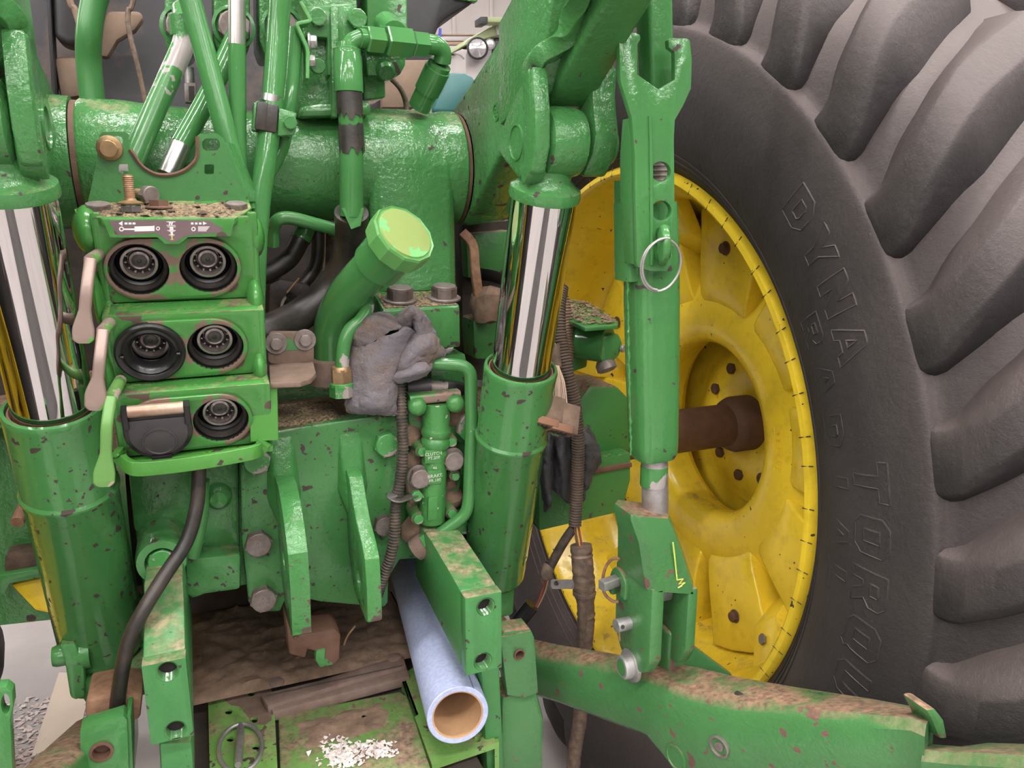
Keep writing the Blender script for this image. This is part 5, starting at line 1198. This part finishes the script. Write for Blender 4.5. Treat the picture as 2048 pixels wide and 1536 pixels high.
# ------------------------------------------------------------------ brake valve
bv = thing('brake_valve', 'green cast brake valve with worn raised lettering and small bolts', 'valve', at(868, 1045, Y=.98))
B_ = lambda p, y: at(p[0], p[1], Y=y)
prv = [(872, 805, .018), (872, 832, .0195), (872, 850, .0178), (872, 858, .0205), (872, 866, .0205), (871, 874, .0178), (871, 880, .0205), (870, 890, .0205), (870, 898, .0165), (870, 904, .0185), (869, 912, .0165), (868, 918, .0175), (868, 960, .0168), (866, 975, .018), (864, 1040, .018), (864, 1044, .016)]
G().tube([B_((a, b), .968) for a, b, _ in prv], [r for _, _, r in prv], 28).obj('spool_body', 'valve_worn', bv, sharp=50)
px_plate(bv, 'backing', 'valve_cast', [(822, 795), (905, 790), (922, 830), (915, 900), (925, 960), (905, 1045), (825, 1048), (812, 960), (825, 900), (815, 830)], .985, .03, bevel=.005)
for a, b in (((825, 800), (838, 812)), ((903, 795), (913, 805))):
    p, q = at(a[0], a[1], Y=.985), at(b[0], b[1] + 6, Y=.945)
    G().tube([p, p + (q - p) * .75, p + (q - p) * .93, q], [.0115, .0125, .0105, .004], 20).obj('top_knob', 'valve_worn', bv, sharp=70)
G().bar([at(815, 797, Y=.97), at(915, 787, Y=.97)], .03, .014, ZP, .6).obj('top_bridge', 'valve_cast', bv)
for qx, qy, r_, ln_, m_ in ((838, 897, .0068, .02, 'bolt_painted'), (897, 878, .0068, .022, 'bolt_painted'), (831, 1030, .0075, .014, 'bolt_painted'), (898, 1020, .0068, .02, 'bolt_painted'), (904, 946, .006, .006, 'green')):
    p = at(qx, qy, Y=.975); G().tube([p + YP * .02 + ZP * .006, p - YP * .012], r_ * 1.25, 16).obj('bolt_pillar', 'valve_cast', bv); bolt(bv, p - YP * .012, -YP, r_, .006, m_)
for qx, qy in ((837, 953), (904, 918)): bolt(bv, at(qx, qy, Y=.962), -YP, .0145, .011, 'steel_dull', .0165, rot=8)
px_plate(bv, 'cast_panel', 'valve_worn', [(850, 902), (884, 900), (884, 926), (850, 928)], .9495, .006, bevel=.001); px_plate(bv, 'cast_panel', 'valve_worn', [(856, 942), (884, 940), (884, 968), (856, 970)], .9495, .006, bevel=.001)
px_plate(bv, 'cast_panel', 'valve_worn', [(857, 996), (876, 994), (875, 1040), (856, 1042)], .9485, .006, bevel=.001)
for body, qx, qy, sz in (('CLUTCH', 867, 908, .0060), ('PT.208', 868, 916, .0060), ('46', 870, 936, .0060), ('BRAKE', 870, 952, .0068), ('PR.180', 870, 961, .0060)):
    text(body, at(qx, qy, Y=.9492), XP, ZP, sz, 'cast_white', bv, 'cast_lettering', .0005)
for qx, qy, s_ in ((822, 870, .012), (850, 985, .010), (905, 1000, .012), (915, 830, .014), (836, 1060, .016), (830, 925, .009), (900, 965, .008)):
    p = at(qx, qy, Y=.988); G().lathe(p, -YP, [(s_ * 1.5, -.004), (s_ * 1.2, .004), (s_ * .6, .009), (.0005, .010)], 16).disp(.003, 90, qx).obj('caked_soil', 'soil', bv)
# green pipe in front of it
t, P = tpipe('brake_pipe', 'green bent brake pipe running down right of the brake valve', 'pipe', [(850, 726, .97), (885, 728, .955), (930, 733, .945), (946, 765, .945), (943, 860, .945), (938, 1000, .945), (932, 1020, .945), (905, 1050, .95), (862, 1078, .96)])
G().tube(bend([P[0], P[1], P[2] + V((.008, 0, 0)), P[4], P[5], P[6] - ZP * .006, P[7], P[8]], .022, 7), .0087, 18).obj('pipe', 'pipe_chipped', t)
p0, p1 = at(893, 1055, Y=.953), at(845, 1090, Y=.965); axq = (p0 - p1).normalized()
bolt(t, p1 + axq * .004, axq, .0155, .020, 'bolt_painted', name='nut'); G().tube([p1 - axq * .012, p1 + axq * .006], .017, 18).obj('union', 'bare_cast', t)
# pressure switch behind the rag
ps = thing('pressure_switch', 'grimy black and clear sensor plug behind the brake valve', 'sensor', at(870, 790, Y=.99))
G().tube([at(815, 775, Y=.985), at(862, 772, Y=.98)], .010, 18).obj('barrel', 'grey_plastic', ps); G().tube([at(862, 773, Y=.98), at(895, 775, Y=.975)], .0085, 16).obj('plug', 'steel_dull', ps)
px_plate(ps, 'boot', 'black_plastic', [(885, 762), (937, 770), (938, 792), (890, 790)], .972, .02, bevel=.003)
# big hex plug on the case
hx = at(938, 848, Y=.99); bolt(tc_, hx, -YP, .024, .018, 'bolt_painted', .028, rot=15, name='hex_plug'); bolt(tc_, at(928, 1038, Y=.99), -YP, .020, .014, 'bolt_painted', rot=5, name='hex_plug')
# corrugated loom
def loom(name, lab, pts, r, mat, cat='cable', pitch=.0042):
    P = spl([at(*p[:2], Y=p[2]) for p in pts], 10); L = [0]
    for i in range(1, len(P)): L.append(L[-1] + (P[i] - P[i - 1]).length)
    n = int(L[-1] / (pitch / 4)); out = []; j = 0
    for k in range(n + 1):
        s_ = L[-1] * k / n
        while j < len(P) - 2 and L[j + 1] < s_: j += 1
        t_ = (s_ - L[j]) / max(L[j + 1] - L[j], 1e-9); out.append(P[j].lerp(P[j + 1], t_))
    rs = [r * (1.0 if k % 4 in (0, 1) else .84) for k in range(n + 1)]
    return tag(G().tube(out, rs, 14).obj(name, mat, sharp=25), lab, cat)
loom('corrugated_loom', 'black corrugated cable loom hanging beside the brake valve', [(800, 770, .965), (803, 830, .955), (806, 900, .95), (800, 960, .95), (791, 1010, .948), (790, 1060, .945), (782, 1110, .945), (768, 1150, .95), (755, 1190, .955)], .0078, 'corrugated')
cs = tag(G().bar(spl([at(835, 988, Y=.955), at(815, 995, Y=.945), at(796, 1001, Y=.938), at(785, 995, Y=.940), at(786, 985, Y=.95)], 5), .014, .0022, (0, 0, 1), .3).obj('hose_clip', 'steel'), 'bare metal strap clip holding the corrugated loom', 'clip')
bolt(cs, at(832, 990, Y=.953), -YP, .0078, .007, 'bolt_painted')
# ------------------------------------------------------------------ rags
def sheet(rows, nu=14, nv=14, amp=.0015, seed=0, thick=.004):
    """cloth through rows of (px, py, Y)"""
    R_ = [spl([at(p[0], p[1], Y=p[2]) for p in r], nv) for r in rows]
    cols = list(zip(*R_)); C_ = [spl(list(c), nu) for c in cols]
    n, m = len(C_[0]), len(C_); g = G()
    vs = [C_[j][i] for i in range(n) for j in range(m)]
    g.add(vs, [(i * m + j, i * m + j + 1, (i + 1) * m + j + 1, (i + 1) * m + j) for i in range(n - 1) for j in range(m - 1)])
    g.disp(amp * 1.8, 38, seed).disp(amp, 80, seed + 5).disp(amp * .9, 150, seed + 3).disp(amp * .35, 420, seed + 9); return g
def cloth(name, lab, mat, sheets, thick=.004):
    t = G()
    for q in sheets: t.add(q.v, q.f)
    return tag(t.obj(name, mat, solid=thick, sharp=80), lab, 'cloth')
s1 = sheet([[(700, 692, .985), (740, 690, .96), (790, 665, .945), (820, 655, .95), (835, 668, .97)],
            [(696, 720, .98), (735, 718, .953), (780, 700, .945), (805, 700, .952), (815, 705, .975)],
            [(694, 770, .975), (735, 772, .95), (772, 765, .945), (788, 758, .953), (796, 752, .975)],
            [(692, 812, .97), (730, 812, .945), (765, 812, .942), (785, 806, .95), (795, 800, .965)],
            [(692, 822, .975), (730, 826, .958), (765, 829, .955), (795, 830, .958), (812, 826, .965)]], seed=1)
s2 = sheet([[(718, 668, .985), (726, 640, .985), (752, 628, .98), (780, 634, .975), (800, 650, .97)],
            [(705, 690, .98), (715, 660, .965), (748, 640, .955), (782, 645, .95), (805, 660, .955)],
            [(702, 696, .985), (730, 690, .965), (758, 676, .955), (788, 660, .95), (812, 658, .96)]], seed=2)
s3 = sheet([[(778, 650, .985), (800, 630, .98), (822, 615, .975), (848, 628, .975), (868, 672, .98)],
            [(784, 654, .965), (804, 636, .955), (822, 622, .95), (842, 636, .952), (860, 676, .96)],
            [(792, 662, .962), (812, 652, .965), (826, 640, .965), (834, 652, .958), (842, 690, .955)],
            [(800, 672, .98), (818, 668, .985), (828, 660, .985), (832, 672, .975), (828, 700, .965)]], seed=3)
s4 = sheet([[(812, 680, .97), (840, 665, .96), (865, 668, .965), (880, 690, .975), (895, 705, .985)],
            [(800, 705, .958), (830, 690, .945), (860, 690, .945), (876, 706, .955), (886, 716, .965)],
            [(790, 735, .958), (820, 715, .942), (850, 710, .945), (866, 716, .955), (872, 724, .965)],
            [(784, 750, .965), (815, 738, .945), (845, 728, .945), (858, 728, .955), (862, 732, .97)]], seed=4)
s5 = sheet([[(782, 748, .965), (812, 742, .945), (842, 728, .94), (856, 730, .95), (860, 720, .97)],
            [(778, 755, .955), (806, 752, .935), (840, 742, .93), (858, 738, .94), (862, 725, .965)],
            [(780, 760, .958), (806, 762, .945), (838, 754, .94), (854, 744, .948), (860, 735, .97)]], seed=5)
s6 = sheet([[(775, 765, .985), (795, 765, .975), (812, 770, .975)], [(772, 790, .98), (792, 792, .968), (806, 795, .97)], [(775, 828, .965), (795, 830, .955), (814, 826, .965)]], seed=6)
cloth('shop_rag', 'crumpled dusty grey rag stuffed above the brake valve', 'cloth_grey', [s1, s2, s3, s4, s5, s6], .006)
d1 = sheet([[(1088, 850, 1.03), (1096, 866, 1.0), (1108, 870, 1.015), (1122, 872, .99), (1140, 868, 1.01), (1160, 862, .985), (1178, 852, 1.02)],
            [(1080, 900, 1.03), (1092, 905, .985), (1106, 900, 1.02), (1124, 905, .985), (1145, 905, 1.015), (1170, 885, .975), (1200, 912, 1.02)],
            [(1082, 955, 1.03), (1092, 955, .985), (1104, 945, 1.02), (1128, 955, .99), (1150, 960, 1.02), (1176, 935, .985), (1196, 930, 1.02)],
            [(1092, 1024, 1.02), (1098, 1000, .995), (1106, 975, 1.02), (1130, 998, 1.0), (1152, 1012, 1.02), (1168, 1000, 1.0), (1172, 970, 1.02)]], seed=8, amp=.002)
cloth('shop_rag', 'dark charcoal rag hanging behind the wire connector', 'cloth_dark', [d1], .005)
# ------------------------------------------------------------------ wiring on the right
loom('corrugated_loom', 'dusty brown corrugated cable loom hanging between the right cylinder and link', [(1124, 575, 1.02), (1118, 620, 1.0), (1122, 680, .985), (1136, 750, .97), (1150, 810, .965), (1156, 880, .965), (1155, 960, .965), (1150, 1050, .965)], .0098, 'loom_corr')
loom('corrugated_loom', 'tan corrugated loom rising behind the chrome rod', [(1112, 560, 1.09), (1128, 620, 1.07), (1134, 680, 1.06), (1130, 740, 1.05)], .012, 'loom_tan')
for i, (pts, mt) in enumerate(((((1152, 1045, .965), (1155, 1070, .962), (1160, 1095, .96)), 'wire_yellow'), (((1156, 1045, .968), (1160, 1070, .965), (1166, 1098, .963)), 'wire_red'), (((1149, 1048, .963), (1151, 1070, .96), (1156, 1098, .958)), 'wire_brown'))):
    pipe('wire', ('yellow', 'red', 'brown')[i] + ' wire bridging the gap between the two loom pieces', 'wire', pts, .0017, mt, 'bare wires between the looms', seg=8)
tw_ = thing('taped_loom', 'tape-wrapped brown loom crossing in front of the yellow rim', 'cable', at(1160, 1536, Y=.95))
P = spl([at(1162, 1090, Y=.962), at(1166, 1140, Y=.955), at(1170, 1190, Y=.955), at(1172, 1240, Y=.96), at(1168, 1290, Y=.97)], 12)
from mathutils import noise as _ns
G().tube(P, [.0135 + .0022 * _ns.noise(V((i * .9, 3, 1))) + (.003 if i < 26 else 0) for i in range(len(P))], 16).obj('wrap', 'loom_dusty', tw_)
P = spl([at(1163, 1190, Y=.95), at(1166, 1240, Y=.952), at(1162, 1290, Y=.965)], 10); G().tube(P, .0068, 12).obj('strand', 'loom_dusty', tw_)
P = spl([at(1162, 1380, Y=1.03), at(1160, 1440, Y=1.03), at(1150, 1500, Y=1.03), at(1143, 1580, Y=1.03)], 10); G().tube(P, [.012 + .0018 * _ns.noise(V((i * .8, 7, 2))) for i in range(len(P))], 16).obj('lower_wrap', 'loom_dusty', tw_)
for y in (1172, 1185): G().lathe(at(1168, y, Y=.955), ZP, [(.0150, -.004), (.0175, -.003), (.0175, .003), (.015, .004)], 20).obj('tape_band', 'loom_dusty', tw_)
px_plate(tw_, 'clip_tab', 'zinc', rr(1102, 1160, 1150, 1178, 5), .955, .002, [pxc(1113, 1167, 5.5)], bevel=0)
bw = thing('branch_loom', 'thin black branch loom hanging left of the taped loom', 'cable', at(1045, 1240, Y=1.02))
G().tube(spl([at(1148, 1055, Y=.968), at(1130, 1080, Y=.975), at(1110, 1115, Y=.985), at(1095, 1145, Y=.99)], 6), .0072, 12).obj('sleeve', 'corrugated', bw)
G().lathe(at(1094, 1142, Y=.99), V((.4, 0, 1)), [(.0075, -.012), (.0098, -.008), (.0098, .008), (.0075, .012)], 14).obj('tape', 'loom_dusty', bw)
for k, mt in enumerate(('wire_red', 'wire_brown', 'wire_tan')):
    G().tube(spl([at(1093 + 2 * k, 1150, Y=.99), at(1085 + 3 * k, 1180, Y=1.0), at(1072 + 2 * k, 1212, Y=1.01), at(1058, 1235, Y=1.02)], 6), .0013, 6).obj('wire', mt, bw)
G().tube([at(1064, 1210, Y=1.01), at(1020, 1265, Y=1.02)], .0125, 14).obj('connector', 'black_plastic', bw)
pc = thing('wire_connector', 'muddy twin connector plug on a bunch of tan wires', 'connector', at(1110, 870, Y=.97))
pv = at(1110, 825, Y=.87)
Mx = Matrix.Rotation(R(20), 3, 'Y') @ Matrix.Rotation(R(-25), 3, 'X')
G().box(at(1095, 820, Y=.878), (.040, .022, .038), Mx).obj('shell', 'plug_dusty', pc, bevel=.003); G().box(at(1128, 838, Y=.876), (.036, .022, .04), Mx).obj('shell', 'plug_dusty', pc, bevel=.003)
for qx, qy in ((1090, 845), (1118, 857)):
    s_ = G().box(at(qx, qy, Y=.866), (.031, .020, .010), Mx).obj('socket', 'plug_orange', pc, bevel=.0015)
    for a in range(4):
        for b in range(2):
            p = at(qx, qy, Y=.866) + Mx @ V((-.0105 + .007 * a, -.004 + .008 * b, -.0056)); G().box(p, (.0045, .0045, .002), Mx).obj('terminal_hole', 'dark_gap', s_)
for k in range(11):
    a = at(1112 + random.uniform(-4, 4), 728, Y=.94); b = at(1112 + (k - 5) * 3.2, 765, Y=.89 + random.uniform(0, .008)); c = at(1088 + k * 4.6, 802 + k * 1.5, Y=.878)
    G().tube(spl([a, b, c], 6), .0014, 6).obj('wire', 'wire_tan', pc)
G().tube([at(1108, 690, Y=.95), at(1112, 735, Y=.94)], .008, 12).obj('sleeve', 'loom_dusty', pc)
# remote valve and soil shelf between cylinder and link
rv = thing('remote_valve', 'green angled valve under a soil-covered plate beside the lift link', 'valve', at(1190, 740, Y=1.08))
zq = at(1190, 640, Y=1.04).z
pltp = [at(1122, 612, Z=zq), at(1140, 598, Z=zq), at(1180, 606, Z=zq), at(1236, 642, Z=zq), at(1236, 650, Z=zq), at(1170, 655, Z=zq), at(1140, 642, Z=zq)]
sp = G().plate(pltp, ZP * -.006).obj('cover_plate', 'green', rv, bevel=.001)
pc0 = sum(pltp, V()) / 7
g = G(); 
inn = [pc0 + (p - pc0) * .9 + ZP * .001 for p in pltp]
for k in range(420):
    a, b = random.random(), random.random(); i = random.randrange(7); tri = (pc0, inn[i], inn[(i + 1) % 7])
    if a + b > 1: a, b = 1 - a, 1 - b
    p = tri[0] + (tri[1] - tri[0]) * a + (tri[2] - tri[0]) * b + ZP * .001; s_ = random.uniform(.0012, .0030); g.hull([p + V((random.gauss(0, s_), random.gauss(0, s_), abs(random.gauss(0, s_ * .45)))) for _ in range(7)])
g.obj('soil', 'soil', rv)['kind'] = 'stuff'
G().tube([at(1145, 680, Y=1.08), at(1215, 690, Y=1.03)], .028, 20).obj('body', 'green_smooth', rv)
px_plate(rv, 'cap', 'green', [(1196, 672), (1240, 668), (1247, 688), (1240, 712), (1220, 730), (1196, 716)], 1.02, .05, bevel=.005)
px_plate(rv, 'mount', 'green', [(1140, 640), (1180, 650), (1175, 735), (1145, 745)], 1.09, .04, bevel=.004)
G().lathe(at(1212, 732, Y=1.03), V((.2, -.5, -1)), [(.012, -.01), (.016, -.004), (.016, .006), (.010, .009), (0, .009)], 20).obj('outlet', 'steel_dull', rv)
G().tube(spl([at(1155, 665, Y=1.06), at(1168, 690, Y=1.04), at(1188, 688, Y=1.035), at(1196, 668, Y=1.035)], 6), .004, 10).obj('bail', 'green_smooth', rv)
bolt(rv, at(1243, 697, Y=1.02), V((.6, -1, 0)), .006, .005, 'zinc')
# ------------------------------------------------------------------ cab and shop background
cab = thing('cab_rear', 'dark dusty cab rear panel behind the tubes at the top left', 'cab', (-.1, 1.75, 1.3))
px_plate(cab, 'panel', 'cab_trim', [(-20, -800), (705, -800), (705, 420), (-20, 420)], 1.62, .05, bevel=0)
px_plate(cab, 'dusty_cover', 'cab_dust', [(105, 112), (160, 112), (170, 130), (185, 190), (120, 200)], 1.52, .05, bevel=.01)
px_plate(cab, 'dusty_cover', 'cab_dust', [(195, 60), (215, 22), (280, 22), (288, 35), (270, 60), (235, 80), (215, 115), (198, 112)], 1.53, .03, bevel=.008)
px_plate(cab, 'seat_back', 'fender_black', [(98, -260), (210, -260), (200, 60), (165, 88), (135, 92), (108, 75)], 1.50, .06, bevel=.02, seg=4)
px_plate(cab, 'window_post', 'fender_black', [(66, -460), (76, -460), (112, 200), (104, 200)], 1.50, .04, bevel=.006)
G().tube(spl([at(330, -280, Y=1.49), at(270, -10, Y=1.49), at(257, 20, Y=1.49), at(258, 60, Y=1.49), at(275, 130, Y=1.49), at(292, 210, Y=1.49)], 6), .004, 8).obj('cable', 'loom_dusty', cab)
G().tube(spl([at(90, -280, Y=1.46), at(135, -20, Y=1.46), at(150, 20, Y=1.46), at(162, 60, Y=1.46), at(166, 90, Y=1.46)], 6), .005, 8).obj('cable', 'loom_tan', cab)
px_plate(cab, 'lower_panel', 'cab_trim', [(-10, 400), (250, 400), (250, 860), (-10, 860)], 1.66, .05, bevel=0)
G().box((-.1, 2.1, 1.2), (.55, .9, 1.0)).obj('floor_box', 'dark_gap', cab)
fd = thing('fender', 'matt black fender edge in front of the pale wall at the top', 'fender', at(880, 180, Y=1.55))
px_plate(fd, 'skin', 'fender_black', [(800, -260), (960, -260), (955, 0), (935, 12), (905, 28), (882, 45), (872, 70), (866, 105), (860, 150), (840, 215), (800, 215)], 1.5, .35, bevel=.01)
px_plate(fd, 'green_trim', 'green_pale', [(905, -8), (956, -8), (955, 3), (912, -1)], 1.495, .02, bevel=.001)
px_plate(fd, 'inner_liner', 'cab_dust', [(765, 120), (862, 120), (850, 215), (765, 215)], 1.49, .02, bevel=.002)
tag(px_plate(None, 'curved_panel', 'teal', [(868, 215), (890, 160), (900, 146), (930, 146), (945, 153), (955, 168), (950, 225), (868, 225)], 1.45, .02, bevel=.004), 'dark teal rounded panel behind the rockshaft', 'panel')
bm_ = thing('parked_machine', 'lime green machine nose with round headlamp and amber light in the background', 'tractor', V((at(1020, 200, Y=4.6).x, 4.7, FLOOR)))
def bgp(name, mat, pts, Y, th, bevel=.01): return px_plate(bm_, name, mat, pts, Y, th, bevel=bevel)
bgp('bonnet', 'lime_body', [(926, 92), (935, 78), (996, 45), (1130, 42), (1130, 90), (990, 72), (950, 84)], 4.5, .5)
bgp('grille', 'grey_light', [(994, 48), (1150, 44), (1150, 70), (994, 70)], 4.48, .1)
bgp('amber_lamp', 'amber', rr(1008, 48, 1040, 64, 4), 4.46, .05)
bgp('nose', 'grey_light', [(930, 98), (985, 75), (1150, 72), (1150, 260), (935, 260)], 4.55, .6)
bgp('dark_band', 'cab_trim', [(990, 76), (1150, 72), (1150, 100), (985, 108)], 4.53, .05)
bgp('rail', 'lime_body', [(960, 34), (975, 33), (1150, 40), (1150, 48), (975, 44), (962, 47)], 4.4, .1, .004)
bgp('rail_end', 'fender_black', rr(961, 33, 976, 48, 2), 4.38, .1, .004)
G().lathe(at(955, 97, Y=4.45), V((-.3, -1, 0)), [(.055, -.06), (.055, .0), (.048, .012), (.02, .02), (0, .022)], 32).obj('headlamp', 'lens', bm_)
G().lathe(at(955, 97, Y=4.45), V((-.3, -1, 0)), [(.055, -.02), (.062, .0), (.055, .006)], 32).obj('lamp_ring', 'fender_black', bm_)
G().lathe(at(980, 88, Y=4.45), V((-.3, -1, 0)), [(.03, -.03), (.03, .0), (.02, .01), (0, .012)], 24).obj('small_lamp', 'lens', bm_)
bgp('mirror_arm', 'grey_light', [(908, 105), (925, 98), (935, 100), (930, 118), (922, 110)], 4.4, .03, .002)
G().box((at(1050, 200, Y=4.9).x, 4.95, .65), (.5, .6, 1.2)).obj('chassis', 'fender_black', bm_, bevel=.02)
sh_ = thing('wall_shelf', 'wooden shelf with pale boxes along the far wall', 'shelf', V((at(900, 180, Y=8.5).x, 8.6, FLOOR)))
def shp(name, mat, x0, y0, x1, y1, Y=8.5, th=.6): return px_plate(sh_, name, mat, [(x0, y0), (x1, y0), (x1, y1), (x0, y1)], Y, th, bevel=.01)
shp('board', 'wood', 780, 68, 1000, 71); shp('box', 'grey_light', 870, 72, 945, 82); shp('board', 'wood', 780, 83, 1000, 90); shp('box', 'pink_grey', 872, 91, 955, 122); shp('board', 'wood', 780, 124, 1000, 142)
bxw, byw = at(780, 124, Y=8.5), at(1000, 124, Y=8.5)
for x_ in (bxw.x + .05, byw.x - .05): G().box((x_, 8.8, (FLOOR + bxw.z) / 2), (.08, .5, bxw.z - FLOOR)).obj('post', 'wood', sh_)
px_plate(sh_, 'strap', 'blue_strap', [(879, 56), (883, 57), (883, 88), (876, 90)], 8.48, .02, bevel=0)

# unseen mat and cabinets, added only to put dark streaks into the chrome rods
mt = thing('reflected_mat', 'unseen black ribbed mat added behind the viewer to darken the chrome reflections', 'mat', (.0, -1.2, FLOOR))
G().box((.0, -1.2, FLOOR + .008), (.75, 2.2, .016)).obj('mat_body', 'black_rubber', mt, bevel=.004)
for k in range(12): G().box((-.33 + .06 * k, -1.2, FLOOR + .018), (.02, 2.16, .006)).obj('mat_rib', 'black_rubber', mt)
for x_, lab in ((-1.5, 'left'), (1.9, 'right')):
    tb = thing('reflected_cabinet', f'unseen dark grey cabinet added behind the viewer for the chrome reflections, {lab} one', 'cabinet', (x_, -3.2, FLOOR), 'added cabinets for reflections')
    G().box((x_, -3.2, FLOOR + .75), (.8, .5, 1.5)).obj('carcass', 'fender_black', tb, bevel=.01)
    for k in range(6):
        dr = G().box((x_, -2.94, FLOOR + .16 + .235 * k), (.74, .03, .21)).obj('drawer', 'cab_trim', tb, bevel=.005)
        G().tube([(x_ - .25, -2.915, FLOOR + .22 + .235 * k), (x_ + .25, -2.915, FLOOR + .22 + .235 * k)], .008, 8).obj('handle', 'zinc', dr)
